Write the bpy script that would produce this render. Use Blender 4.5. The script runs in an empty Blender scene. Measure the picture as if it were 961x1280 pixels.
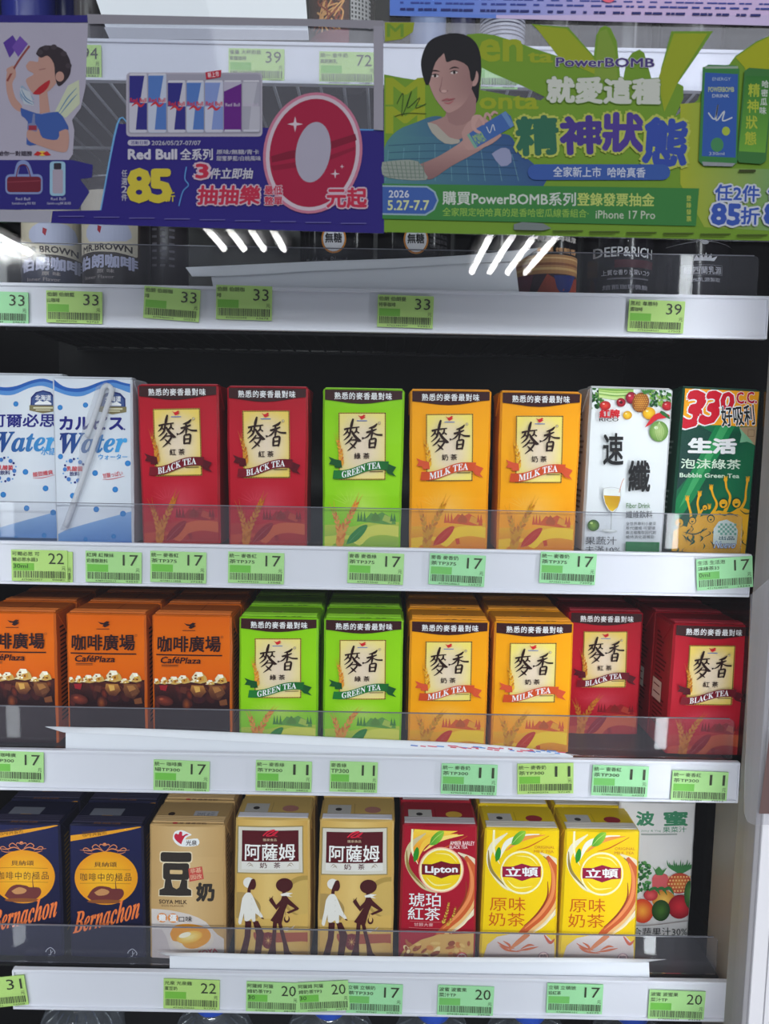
import bpy, bmesh, math, random
from mathutils import Vector, Matrix, geometry
random.seed(7)
SC = bpy.context.scene
COL = SC.collection

# ---------------------------------------------------------------- camera
F_PX, W_PX, H_PX = 960.0, 961.0, 1280.0
CAM = Vector((0.0, 0.0, 1.40))
PITCH, ROLL = math.radians(5.5), math.radians(1.03)
FWD = Vector((0, math.cos(PITCH), -math.sin(PITCH)))
R0 = Vector((1, 0, 0)); U0 = Vector((0, math.sin(PITCH), math.cos(PITCH)))
RGT = math.cos(ROLL) * R0 + math.sin(ROLL) * U0
UPV = -math.sin(ROLL) * R0 + math.cos(ROLL) * U0
cd = bpy.data.cameras.new('camera')
cd.sensor_fit = 'VERTICAL'; cd.sensor_height = 36.0; cd.lens = 36.0 * F_PX / H_PX
cd.clip_start = 0.01; cd.clip_end = 60
cd.dof.use_dof = True; cd.dof.focus_distance = 0.66; cd.dof.aperture_fstop = 12
cam = bpy.data.objects.new('camera', cd); COL.objects.link(cam)
M = Matrix((RGT, UPV, -FWD)).transposed().to_4x4(); M.translation = CAM
cam.matrix_world = M
SC.camera = cam
SC.cycles.transparent_max_bounces = 24

# ---------------------------------------------------------------- world, view, lights
SC.view_settings.view_transform = 'Standard'; SC.view_settings.look = 'None'
SC.view_settings.gamma = 1; SC.view_settings.use_curve_mapping = False
SC.view_settings.exposure = 0.0
wd = bpy.data.worlds.new('store_surroundings'); wd.use_nodes = True
wd.node_tree.nodes['Background'].inputs[0].default_value = (0.85, 0.88, 1.0, 1)
wd.node_tree.nodes['Background'].inputs[1].default_value = 0.30
SC.world = wd

def area(name, loc, rot, sx, sy, power, col=(1, 1, 1)):
    l = bpy.data.lights.new(name, 'AREA'); l.shape = 'RECTANGLE'; l.size = sx; l.size_y = sy
    l.energy = power; l.color = col
    o = bpy.data.objects.new(name, l); o.location = loc; o.rotation_euler = rot; COL.objects.link(o)
    return o
R = math.radians
# shop ceiling light and an added fill row, behind and above the camera
area('shop_ceiling_light', (0.55, -1.1, 2.9), (R(38), 0, 0), 2.2, 1.2, 14, (0.96, 0.98, 1.0))
area('shop_fill_light_row', (0.35, -3.1, 2.70), (R(8), 0, 0), 3.2, 0.5, 180, (0.96, 0.98, 1.0))  # unseen row, added to send light in under the posters
# LED strips on the inner side of the door posts and over the door
area('cooler_strip_light_left', (-0.36, 0.535, 1.36), (R(90), 0, R(-48)), 0.012, 0.95, 0.22, (0.93, 0.96, 1.0))
area('cooler_strip_light_right', (0.275, 0.535, 1.36), (R(90), 0, R(48)), 0.012, 0.95, 0.62, (0.93, 0.96, 1.0))
area('cooler_top_light', (-0.06, 0.535, 1.84), (R(25), 0, 0), 0.6, 0.02, 0.06, (0.93, 0.96, 1.0))

# ---------------------------------------------------------------- helpers
def P(px, py, Y):
    """point on the upright plane at distance Y that this spot of the view shows"""
    d = FWD + (px - W_PX / 2) / F_PX * RGT - (py - H_PX / 2) / F_PX * UPV
    return CAM + d * (Y / d.y)

def lin(c):
    return tuple(((v / 255) / 12.92 if v / 255 <= 0.04045 else ((v / 255 + 0.055) / 1.055) ** 2.4) for v in c[:3])

MATS = {}
def mat(name, col=(200, 200, 200), rough=0.5, metal=0.0, emis=0, attr=False, noise=0.06, bump=0.0, scale=60, coat=0.0, spec=0.5, trans=0.0, ior=1.45):
    if name in MATS: return MATS[name]
    m = bpy.data.materials.new(name); m.use_nodes = True
    nt = m.node_tree; b = nt.nodes['Principled BSDF']
    b.inputs['Roughness'].default_value = rough; b.inputs['Metallic'].default_value = metal
    b.inputs['Specular IOR Level'].default_value = spec; b.inputs['Coat Weight'].default_value = coat
    b.inputs['Coat Roughness'].default_value = 0.12; b.inputs['IOR'].default_value = ior
    b.inputs['Transmission Weight'].default_value = trans
    tc = nt.nodes.new('ShaderNodeTexCoord')
    nz = nt.nodes.new('ShaderNodeTexNoise'); nz.inputs['Scale'].default_value = scale; nz.inputs['Detail'].default_value = 4
    nt.links.new(tc.outputs['Object'], nz.inputs['Vector'])
    hv = nt.nodes.new('ShaderNodeHueSaturation')
    mr = nt.nodes.new('ShaderNodeMapRange'); mr.inputs['To Min'].default_value = 1 - noise; mr.inputs['To Max'].default_value = 1 + noise
    nt.links.new(nz.outputs['Fac'], mr.inputs['Value']); nt.links.new(mr.outputs['Result'], hv.inputs['Value'])
    if attr:
        a = nt.nodes.new('ShaderNodeVertexColor'); a.layer_name = 'Col'
        nt.links.new(a.outputs['Color'], hv.inputs['Color'])
    else:
        hv.inputs['Color'].default_value = (*lin(col), 1)
    nt.links.new(hv.outputs['Color'], b.inputs['Base Color'])
    if bump:
        bp = nt.nodes.new('ShaderNodeBump'); bp.inputs['Strength'].default_value = bump; bp.inputs['Distance'].default_value = 0.002
        nt.links.new(nz.outputs['Fac'], bp.inputs['Height']); nt.links.new(bp.outputs['Normal'], b.inputs['Normal'])
    if emis:
        b.inputs['Emission Color'].default_value = (*lin(col), 1); b.inputs['Emission Strength'].default_value = emis
    MATS[name] = m
    return m

def clear_mat(name, tint=(254, 254, 254), gloss=0.06, rough=0.03, haze=0.0, hazecol=(230, 230, 235)):
    """clear sheet: straight see-through plus a mirror share that grows at grazing angles"""
    if name in MATS: return MATS[name]
    m = bpy.data.materials.new(name); m.use_nodes = True; nt = m.node_tree
    for n in list(nt.nodes):
        if n.type == 'BSDF_PRINCIPLED': nt.nodes.remove(n)
    out = [n for n in nt.nodes if n.type == 'OUTPUT_MATERIAL'][0]
    t = nt.nodes.new('ShaderNodeBsdfTransparent'); t.inputs[0].default_value = (*lin(tint), 1)
    g = nt.nodes.new('ShaderNodeBsdfGlossy'); g.inputs['Roughness'].default_value = rough
    fr = nt.nodes.new('ShaderNodeLayerWeight'); fr.inputs[0].default_value = 0.25
    mr = nt.nodes.new('ShaderNodeMapRange'); mr.inputs['To Min'].default_value = gloss; mr.inputs['To Max'].default_value = 0.6
    pw = nt.nodes.new('ShaderNodeMath'); pw.operation = 'POWER'; pw.inputs[1].default_value = 3.0
    nt.links.new(fr.outputs['Fresnel'], pw.inputs[0]); nt.links.new(pw.outputs[0], mr.inputs['Value'])
    mx = nt.nodes.new('ShaderNodeMixShader')
    nt.links.new(mr.outputs['Result'], mx.inputs[0]); nt.links.new(t.outputs[0], mx.inputs[1]); nt.links.new(g.outputs[0], mx.inputs[2])
    if haze:
        d = nt.nodes.new('ShaderNodeBsdfDiffuse'); d.inputs[0].default_value = (*lin(hazecol), 1)
        m2 = nt.nodes.new('ShaderNodeMixShader'); m2.inputs[0].default_value = haze
        nt.links.new(mx.outputs[0], m2.inputs[1]); nt.links.new(d.outputs[0], m2.inputs[2]); nt.links.new(m2.outputs[0], out.inputs[0])
    else:
        nt.links.new(mx.outputs[0], out.inputs[0])
    MATS[name] = m
    return m

def mesh_obj(name, verts, faces, m, parent=None, smooth=False, cols=None, loc=None):
    me = bpy.data.meshes.new(name); me.from_pydata([tuple(v) for v in verts], [], faces); me.validate(); 
    if cols is not None and len(cols) == len(me.vertices):
        at = me.color_attributes.new('Col', 'FLOAT_COLOR', 'POINT')
        at.data.foreach_set('color', [x for c in cols for x in (c[0], c[1], c[2], 1.0)])
    if m: me.materials.append(m)
    if smooth: me.polygons.foreach_set('use_smooth', [True] * len(me.polygons))
    me.update()
    o = bpy.data.objects.new(name, me); COL.objects.link(o)
    if parent: o.parent = parent
    if loc: o.location = loc
    return o

class MB:
    """collects shapes for one mesh"""
    def __init__(s): s.v = []; s.f = []
    def add(s, vs, fs):
        k = len(s.v); s.v += [tuple(v) for v in vs]; s.f += [tuple(i + k for i in f) for f in fs]; return s
    def box(s, x0, x1, y0, y1, z0, z1, c=0.0):
        if c <= 0:
            vs = [(x, y, z) for z in (z0, z1) for y in (y0, y1) for x in (x0, x1)]
            return s.add(vs, [(0, 2, 3, 1), (4, 5, 7, 6), (0, 1, 5, 4), (2, 6, 7, 3), (0, 4, 6, 2), (1, 3, 7, 5)])
        bm = bmesh.new(); bmesh.ops.create_cube(bm, size=1)
        for v in bm.verts:
            v.co = ((x0 + x1) / 2 + v.co.x * (x1 - x0), (y0 + y1) / 2 + v.co.y * (y1 - y0), (z0 + z1) / 2 + v.co.z * (z1 - z0))
        bmesh.ops.bevel(bm, geom=bm.edges[:], offset=c, segments=2, profile=0.6, affect='EDGES')
        bm.verts.index_update()
        s.add([v.co.copy() for v in bm.verts], [tuple(v.index for v in f.verts) for f in bm.faces]); bm.free(); return s
    def tube(s, pts, r, n=10, cap=True):
        pts = [Vector(p) for p in pts]; rr = r if isinstance(r, (list, tuple)) else [r] * len(pts)
        rings = []; up = None
        for i, p in enumerate(pts):
            d = (pts[min(i + 1, len(pts) - 1)] - pts[max(i - 1, 0)]).normalized()
            if up is None or abs(up.dot(d)) > 0.95:
                up = Vector((0, 0, 1)) if abs(d.z) < 0.9 else Vector((0, 1, 0))
            a = d.cross(up).normalized(); b = d.cross(a).normalized(); up = -b if False else up
            rings.append([p + (a * math.cos(2 * math.pi * k / n) + b * math.sin(2 * math.pi * k / n)) * rr[i] for k in range(n)])
        vs = [v for ring in rings for v in ring]
        fs = [(i * n + k, i * n + (k + 1) % n, (i + 1) * n + (k + 1) % n, (i + 1) * n + k) for i in range(len(pts) - 1) for k in range(n)]
        if cap: fs += [tuple(range(n))[::-1], tuple(range((len(pts) - 1) * n, len(pts) * n))]
        return s.add(vs, fs)
    def lathe(s, prof, n=32, c=(0, 0, 0)):
        vs = [(c[0] + r * math.cos(2 * math.pi * k / n - math.pi / 2), c[1] + r * math.sin(2 * math.pi * k / n - math.pi / 2), c[2] + z) for r, z in prof for k in range(n)]
        fs = [(i * n + k, i * n + (k + 1) % n, (i + 1) * n + (k + 1) % n, (i + 1) * n + k) for i in range(len(prof) - 1) for k in range(n)]
        fs += [tuple(range(n))[::-1], tuple(range((len(prof) - 1) * n, len(prof) * n))]
        return s.add(vs, fs)
    def obj(s, name, m, parent=None, smooth=False, loc=None):
        return mesh_obj(name, s.v, s.f, m, parent, smooth, loc=loc)

def tag(o, label=None, cat=None, group=None, kind=None):
    if label: o['label'] = label
    if cat: o['category'] = cat
    if group: o['group'] = group
    if kind: o['kind'] = kind
    return o
def empty(name, loc=(0, 0, 0), rot=(0, 0, 0), label=None, cat=None, group=None):
    o = bpy.data.objects.new(name, None); COL.objects.link(o); o.empty_display_size = 0.02
    o.location = loc; o.rotation_euler = rot
    return tag(o, label, cat, group)
def copy_tree(o, parent=None):
    c = o.copy(); COL.objects.link(c); c.parent = parent
    for ch in KIDS.get(o.name, []) or list(o.children):
        copy_tree(ch, c)
    return c
KIDS = {}

# ---------------------------------------------------------------- flat print drawn as vector shapes
GLY = {}
def glyphs(s, off, sp=1.0):
    k = (s, off, sp)
    if k in GLY: return GLY[k]
    c = bpy.data.curves.new('lettering_source', 'FONT'); c.body = s; c.size = 1; c.resolution_u = 2; c.offset = off; c.space_character = sp
    o = bpy.data.objects.new('lettering_source', c)
    m = o.to_mesh()
    vs = [(v.co.x, v.co.y) for v in m.vertices]; fs = []
    for p in m.polygons:
        l = list(p.vertices)
        fs += [(l[0], l[i], l[i + 1]) for i in range(1, len(l) - 1)]
    o.to_mesh_clear(); bpy.data.objects.remove(o); bpy.data.curves.remove(c)
    GLY[k] = (vs, fs); return GLY[k]

def spline(pts, n=6):
    if len(pts) < 3: return list(pts)
    out = []
    for i in range(len(pts) - 1):
        p0 = pts[max(i - 1, 0)]; p1 = pts[i]; p2 = pts[i + 1]; p3 = pts[min(i + 2, len(pts) - 1)]
        for j in range(n):
            t = j / n
            out.append(tuple(0.5 * (2 * b + (c - a) * t + (2 * a - 5 * b + 4 * c - d) * t * t + (3 * b - a - 3 * c + d) * t ** 3) for a, b, c, d in zip(p0, p1, p2, p3)))
    out.append(tuple(pts[-1])); return out
def mixc(a, b, t):
    t = max(0.0, min(1.0, t)); return tuple(x + (y - x) * t for x, y in zip(a, b))

class Art:
    def __init__(s, fmap, clip=None, step=0.000012):
        s.map = fmap; s.clip = clip; s.step = step; s.n = 0; s.dim = 1.0
        s.layers = []          # (group, pts, tris, cols, depth)
        s.grp = 'front_print'
    def _add(s, pts, tris, col, grp=None):
        s.n += 1
        cols = [lin(col(x, y)) for x, y in pts] if callable(col) else [lin(col)] * len(pts)
        if s.dim != 1.0: cols = [tuple(v * s.dim for v in c) for c in cols]     # poster ink darkened, standing in for weak light on its front
        s.layers.append((grp or s.grp, [s.map(x, y) for x, y in pts], tris, cols, s.n * s.step))
    def poly(s, pts, col, holes=(), smooth=0, grp=None):
        if smooth: pts = spline(list(pts) + [pts[0]], smooth)[:-1]
        loops = [[Vector((x, y, 0)) for x, y in pts]] + [[Vector((x, y, 0)) for x, y in h] for h in holes]
        flat = [(v.x, v.y) for l in loops for v in l]
        s._add(flat, [tuple(t) for t in geometry.tessellate_polygon(loops)], col, grp)
    def rect(s, x0, y0, x1, y1, col, nx=1, ny=1, grp=None):
        pts = [(x0 + (x1 - x0) * i / nx, y0 + (y1 - y0) * j / ny) for j in range(ny + 1) for i in range(nx + 1)]
        tr = []
        for j in range(ny):
            for i in range(nx):
                a = j * (nx + 1) + i; tr += [(a, a + 1, a + nx + 2), (a, a + nx + 2, a + nx + 1)]
        s._add(pts, tr, col, grp)
    def rrect(s, x0, y0, x1, y1, r, col, grp=None):
        pts = []
        for cx, cy, a in ((x1 - r, y0 + r, -90), (x1 - r, y1 - r, 0), (x0 + r, y1 - r, 90), (x0 + r, y0 + r, 180)):
            pts += [(cx + r * math.cos(R(a + q)), cy + r * math.sin(R(a + q))) for q in (0, 30, 60, 90)]
        s.poly(pts, col, grp=grp)
    def frame(s, x0, y0, x1, y1, w, col):
        s.poly([(x0, y0), (x1, y0), (x1, y1), (x0, y1)], col, holes=[[(x0 + w, y0 + w), (x1 - w, y0 + w), (x1 - w, y1 - w), (x0 + w, y1 - w)]])
    def ell(s, cx, cy, rx, ry, col, rot=0, col2=None, n=20, rings=1, grp=None):
        c, q = math.cos(R(rot)), math.sin(R(rot))
        pts = [(cx, cy)]; tr = []; rings = 4 if col2 else 1
        for k in range(1, rings + 1):
            for i in range(n):
                a = 2 * math.pi * i / n; x, y = rx * k / rings * math.cos(a), ry * k / rings * math.sin(a)
                pts.append((cx + x * c - y * q, cy + x * q + y * c))
        for i in range(n):
            tr.append((0, 1 + i, 1 + (i + 1) % n))
            for k in range(1, rings):
                a, b = 1 + (k - 1) * n + i, 1 + (k - 1) * n + (i + 1) % n
                tr += [(a, a + n, b + n), (a, b + n, b)]
        if col2:
            f = lambda x, y: mixc(col, col2, (math.hypot(((x - cx) * c + (y - cy) * q) / rx, (-(x - cx) * q + (y - cy) * c) / ry)) ** 1.3)
            s._add(pts, tr, f, grp)
        else: s._add(pts, tr, col, grp)
    def stroke(s, pts, w, col, n=5, grp=None):
        ww = w if isinstance(w, (list, tuple)) else [w] * len(pts)
        q = spline([(*p, x) for p, x in zip(pts, ww)], n)
        vs = []
        for i in range(len(q)):
            a, b = q[max(i - 1, 0)], q[min(i + 1, len(q) - 1)]
            dx, dy = b[0] - a[0], b[1] - a[1]; L = math.hypot(dx, dy) or 1; h = max(q[i][2], 0.05) / 2
            vs += [(q[i][0] - dy / L * h, q[i][1] + dx / L * h), (q[i][0] + dy / L * h, q[i][1] - dx / L * h)]
        tr = []
        for i in range(len(q) - 1):
            tr += [(2 * i, 2 * i + 1, 2 * i + 3), (2 * i, 2 * i + 3, 2 * i + 2)]
        s._add(vs, tr, col, grp)
    def text(s, t, x0, y0, x1, y1, col, bold=0.0, shear=0.0, rot=0.0, outline=None, bend=None, grp='lettering', sp=1.0):
        base, basef = glyphs(t, 0, sp)
        if not base: return
        bx0 = min(v[0] for v in base); bx1 = max(v[0] for v in base); by0 = min(v[1] for v in base); by1 = max(v[1] for v in base)
        sx = (x1 - x0) / (bx1 - bx0 + 1e-9); sy = (y1 - y0) / (by1 - by0 + 1e-9)
        mx, my = (x0 + x1) / 2, (y0 + y1) / 2; c, q = math.cos(R(rot)), math.sin(R(rot))
        def tf(v):
            x = x0 + (v[0] - bx0) * sx; y = y1 - (v[1] - by0) * sy
            x += (my - y) * shear
            dx, dy = x - mx, y - my; x, y = mx + dx * c - dy * q, my + dx * q + dy * c
            return bend(x, y) if bend else (x, y)
        for off, cc in ([(bold * .8 + outline[1], outline[0])] if outline else []) + [(bold * .8, col)]:
            k = 0 if off <= 0 else (4 if off < .035 else 8)
            sh = [(0, 0)] + [(off * math.cos(2 * math.pi * i / k + .78), off * math.sin(2 * math.pi * i / k + .78)) for i in range(k)]
            if off > .07: sh += [(off * .5 * math.cos(2 * math.pi * i / 6), off * .5 * math.sin(2 * math.pi * i / 6)) for i in range(6)]
            for dx_, dy_ in sh[::-1]:     # each pass lies a hair above the one before
                s._add([tf((v[0] + dx_, v[1] + dy_)) for v in base], basef, cc, grp); s.n -= .75
            s.n += .75
    def build(s, parent, deform, gx=(), gz=(), m=None, frontY=0.0):
        """one mesh per group; shapes are cut along the grid lines so that they lie on the facets beneath"""
        made = {}
        for g in dict.fromkeys(l[0] for l in s.layers):
            V = []; Fc = []; C = []
            for grp, pts, tris, cols, dep in s.layers:
                if grp != g: continue
                simple = not gx and not gz and not s.clip
                if simple:
                    k = len(V)
                    V += [deform(x, z, dep) for x, z in pts]; C += cols; Fc += [tuple(i + k for i in t) for t in tris]; continue
                for t in tris:
                    pl = [(*pts[i], *cols[i]) for i in t]
                    lx = [p[0] for p in pl]; lz = [p[1] for p in pl]
                    polys = [pl]
                    if s.clip:
                        x0, x1, z0, z1 = s.clip
                        if max(lx) <= x0 or min(lx) >= x1 or max(lz) <= z0 or min(lz) >= z1: continue
                        if min(lx) < x0: polys = [half(p, 0, x0, 1) for p in polys]
                        if max(lx) > x1: polys = [half(p, 0, x1, -1) for p in polys]
                        if min(lz) < z0: polys = [half(p, 1, z0, 1) for p in polys]
                        if max(lz) > z1: polys = [half(p, 1, z1, -1) for p in polys]
                    for ax, lines, lo, hi in ((0, gx, min(lx), max(lx)), (1, gz, min(lz), max(lz))):
                        for L in lines:
                            if lo < L < hi:
                                polys = [h for p in polys for h in (half(p, ax, L, 1), half(p, ax, L, -1)) if len(h) > 2]
                    for p in polys:
                        if len(p) < 3: continue
                        k = len(V)
                        V += [deform(q[0], q[1], dep) for q in p]; C += [q[2:5] for q in p]
                        Fc.append(tuple(range(k, k + len(p))))
            if Fc:
                me = bpy.data.meshes.new(g); me.from_pydata(V, [], Fc)
                at = me.color_attributes.new('Col', 'FLOAT_COLOR', 'POINT')
                at.data.foreach_set('color', [x for c in C for x in (c[0], c[1], c[2], 1.0)])
                me.materials.append(m or mat('printed_board', attr=True, rough=0.45, noise=0.02, spec=.16))
                # all faces look toward -Y
                me.update()
                bm = bmesh.new(); bm.from_mesh(me)
                fl = [f for f in bm.faces if f.normal.y > 0]
                if fl: bmesh.ops.reverse_faces(bm, faces=fl)
                bm.to_mesh(me); bm.free()
                o = bpy.data.objects.new(g, me); COL.objects.link(o); o.parent = parent
                made[g] = o
        return made
def half(poly, ax, L, sgn):
    out = []; n = len(poly)
    for i in range(n):
        a, b = poly[i], poly[(i + 1) % n]
        da, db = (a[ax] - L) * sgn, (b[ax] - L) * sgn
        if da >= 0: out.append(a)
        if (da > 0 and db < 0) or (da < 0 and db > 0):
            t = da / (da - db); out.append(tuple(u + (v - u) * t for u, v in zip(a, b)))
    return out

WHITE = (238, 238, 240)
def wheat(a, path, n, size, col, dark, awn=1.0):
    q = spline(path, 8); m = len(q)
    for k in range(n):
        i = int((k + 0.5) / n * (m - 1)); p = q[i]; p2 = q[min(i + 1, m - 1)]
        ang = math.degrees(math.atan2(p2[1] - p[1], p2[0] - p[0])); s2 = size * (1 - 0.45 * k / n)
        for sd in (-1, 1):
            aa = R(ang + sd * 32)
            a.ell(p[0] + math.cos(aa) * s2 * 0.9 + (random.random() - .5), p[1] + math.sin(aa) * s2 * 0.9, s2, s2 * 0.42, col if (k + sd) % 3 else dark, rot=ang + sd * 28, n=8)
            if awn and k % 2 == 0:
                L = size * 5.2 * awn * (1 - 0.25 * k / n)
                ab = R(ang + sd * 9)
                a.stroke([(p[0], p[1]), (p[0] + math.cos(ab) * L, p[1] + math.sin(ab) * L)], [size * 0.16, size * 0.05], mixc(col, dark, .3))

# ---------------------------------------------------------------- levels of the cooler, read as real distances
Y_RAIL, Y_LIP, Y_FACE, Y_BACK = 0.620, 0.632, 0.642, 1.02
def zc(py, Y=Y_RAIL): return P(480, py, Y).z
RAILS = {0: (zc(56), zc(107)), 1: (zc(362.5), zc(415)), 2: (zc(685), zc(737)), 3: (zc(945), zc(994)), 4: (zc(1219.5), zc(1267))}
FLOOR = {k: v[0] - 0.003 for k, v in RAILS.items()}
XL, XR = -0.345, P(912, 1250, Y_RAIL).x

# ---------------------------------------------------------------- cartons
def pw(xs, vs):
    def f(x):
        if x <= xs[0]: return vs[0]
        for i in range(len(xs) - 1):
            if x <= xs[i + 1]:
                return vs[i] + (vs[i + 1] - vs[i]) * (x - xs[i]) / (xs[i + 1] - xs[i])
        return vs[-1]
    return f
CH = 0.0012
def carton(kind, W, H, D, body, art, seed=1, amp=0.0011, taper=(1.0, 1.0), fin=None, finy=(0.10, 0.36), top=None, side=None, ears=True, waist=0.0):
    rnd = random.Random(seed)
    a = W / 2 - CH; zt = H - CH
    gx = [a * t for t in (-1, -0.62, -0.22, 0.22, 0.62, 1)]; gz = [zt * k / 9 for k in range(10)]
    f = pw(gx, [0, amp * .6, amp + rnd.uniform(-.2, .2) * amp, amp, amp * .55, 0])
    g = pw(gz, [0] + [amp * (math.sin(math.pi * k / 9) * 0.9 + rnd.uniform(-.25, .25)) for k in range(1, 9)] + [0])
    w = pw(gz, [taper[0] + (taper[1] - taper[0]) * k / 9 + (rnd.uniform(-.006, .006) if 0 < k < 9 else 0) - waist * math.exp(-((k - 3.2) ** 2) / 1.2) for k in range(10)])
    def deform(x, z, dep=0.0): return (x * w(z), -D / 2 - f(x) - g(z) - dep, z)
    root = empty(kind)
    vs = []; nr = len(gx) + 4
    for z in gz:
        ww = W / 2 * w(z); b = 0.0004 + 0.35 * g(z)
        vs += [deform(x, z) for x in gx] + [(ww + b, -D / 2 + CH, z), (ww, D / 2, z), (-ww, D / 2, z), (-ww - b, -D / 2 + CH, z)]
    ww = W / 2 * w(zt) - CH
    vs += [(x * w(zt), -D / 2 + CH, H) for x in gx] + [(ww, -D / 2 + 2 * CH, H), (ww, D / 2 - CH, H), (-ww, D / 2 - CH, H), (-ww, -D / 2 + 2 * CH, H)]
    n = len(gz) + 1
    fs = [(i * nr + k, i * nr + (k + 1) % nr, (i + 1) * nr + (k + 1) % nr, (i + 1) * nr + k) for i in range(n - 1) for k in range(nr)]
    fs += [tuple(range(nr))[::-1], tuple(range((n - 1) * nr, n * nr))]
    mesh_obj('carton_body', vs, fs, mat('board_%d_%d_%d' % body, body, rough=0.38, noise=0.04), root)
    art.clip = (-a, a, 0.0, zt)
    art.build(root, deform, gx[1:-1], gz[1:-1])
    fc = fin or mixc(body, (255, 255, 255), 0.12)
    m = MB(); y0, y1 = -D / 2 + D * finy[0], -D / 2 + D * finy[1]
    m.box(-W / 2 * w(zt) + .0012, W / 2 * w(zt) - .0012, y0, y1, H, H + 0.0007)
    for k in range(5):   # crimped ridges of the seal
        yy = y0 + (y1 - y0) * (k + .5) / 5
        m.box(-W / 2 * w(zt) + .0016, W / 2 * w(zt) - .0016, yy - .0004, yy + .0004, H + .0007, H + .00095)
    m.obj('top_seal', mat('board_%d_%d_%d' % tuple(int(c) for c in fc), fc, rough=0.4), root)
    if ears:
        for s in (-1, 1):
            x = s * (W / 2 * w(zt) + 0.0003); e = MB()
            tri = [(-D / 2 + .004, H - .002), (D / 2 - .002, H - .002), (.0, H - .02)]
            e.add([(x, y, z) for y, z in tri] + [(x + s * .0008, y, z) for y, z in tri], [(0, 1, 2), (3, 5, 4), (0, 3, 4, 1), (1, 4, 5, 2), (2, 5, 3, 0)])
            e.obj('side_flap', mat('board_%d_%d_%d' % body), root)
    if top:
        t = Art(lambda u, v: ((u - .5) * W * .96, D / 2 - v * D)); t.grp = 'top_print'
        top(t)
        for l in range(len(t.layers)): t.layers[l] = ('top_print', *t.layers[l][1:])
        t.build(root, lambda x, y, dep: (x * w(zt), y, H + 0.0001 + dep))
    if side:
        for sg in (1, -1):
            t = Art(lambda u, v, sg=sg: ((-.5 + u) * D * sg, H * (1 - v))); side(t)
            t.layers = [('side_print', *l[1:]) for l in t.layers]
            zz = [H * k / 9 for k in range(1, 9)]
            t.build(root, lambda s_, z, dep, sg=sg: (sg * (W / 2 * w(z) + 0.0006 + 0.35 * g(z) * max(0, min(1, .5 - s_ * 1 / D)) + dep), s_, z), (), zz)
    return root

def px_map(ox, oy, sc, cx, fl, Y, tilt=0.0, remap=None):
    """crop coordinates of a straight-on view of the face -> metres on the face"""
    ct, st = math.cos(tilt), math.sin(tilt)
    def f(x, y):
        if remap: x, y = remap(x, y)
        p = P(ox + x / sc, oy + y / sc, Y); dx, dz = p.x - cx, p.z - fl
        return (dx * ct - dz * st, dx * st + dz * ct)
    return f

# ---- the designs -------------------------------------------------------------
TEA = {
 'black': dict(base=(168, 8, 28), hi=(204, 26, 52), rib=(122, 16, 34), tail=(86, 12, 26), en='𝐁𝐋𝐀𝐂𝐊 𝐓𝐄𝐀', zh='紅茶', glow=(214, 92, 104), l1=(176, 46, 44), l2=(150, 26, 34), l3=(196, 88, 54), leaf=(140, 20, 34), wh=(214, 142, 42), wd=(176, 96, 30), w2=(196, 116, 40), pan=(238, 206, 96), body=(166, 12, 32)),
 'green': dict(base=(132, 204, 6), hi=(160, 222, 30), rib=(34, 120, 50), tail=(24, 84, 40), en='𝐆𝐑𝐄𝐄𝐍 𝐓𝐄𝐀', zh='綠茶', glow=(206, 232, 130), l1=(190, 206, 60), l2=(96, 156, 60), l3=(220, 220, 90), leaf=(40, 130, 54), wh=(232, 160, 50), wd=(214, 122, 46), w2=(232, 156, 66), pan=(240, 222, 130), body=(128, 196, 8)),
 'milk': dict(base=(252, 160, 0), hi=(254, 176, 14), rib=(206, 76, 34), tail=(216, 84, 50), en='𝐌𝐈𝐋𝐊 𝐓𝐄𝐀', zh='奶茶', glow=(250, 196, 110), l1=(240, 180, 20), l2=(216, 92, 30), l3=(248, 206, 40), leaf=(196, 50, 26), wh=(238, 176, 44), wd=(196, 120, 20), w2=(212, 152, 26), pan=(246, 226, 110), body=(240, 152, 8)),
}
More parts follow.
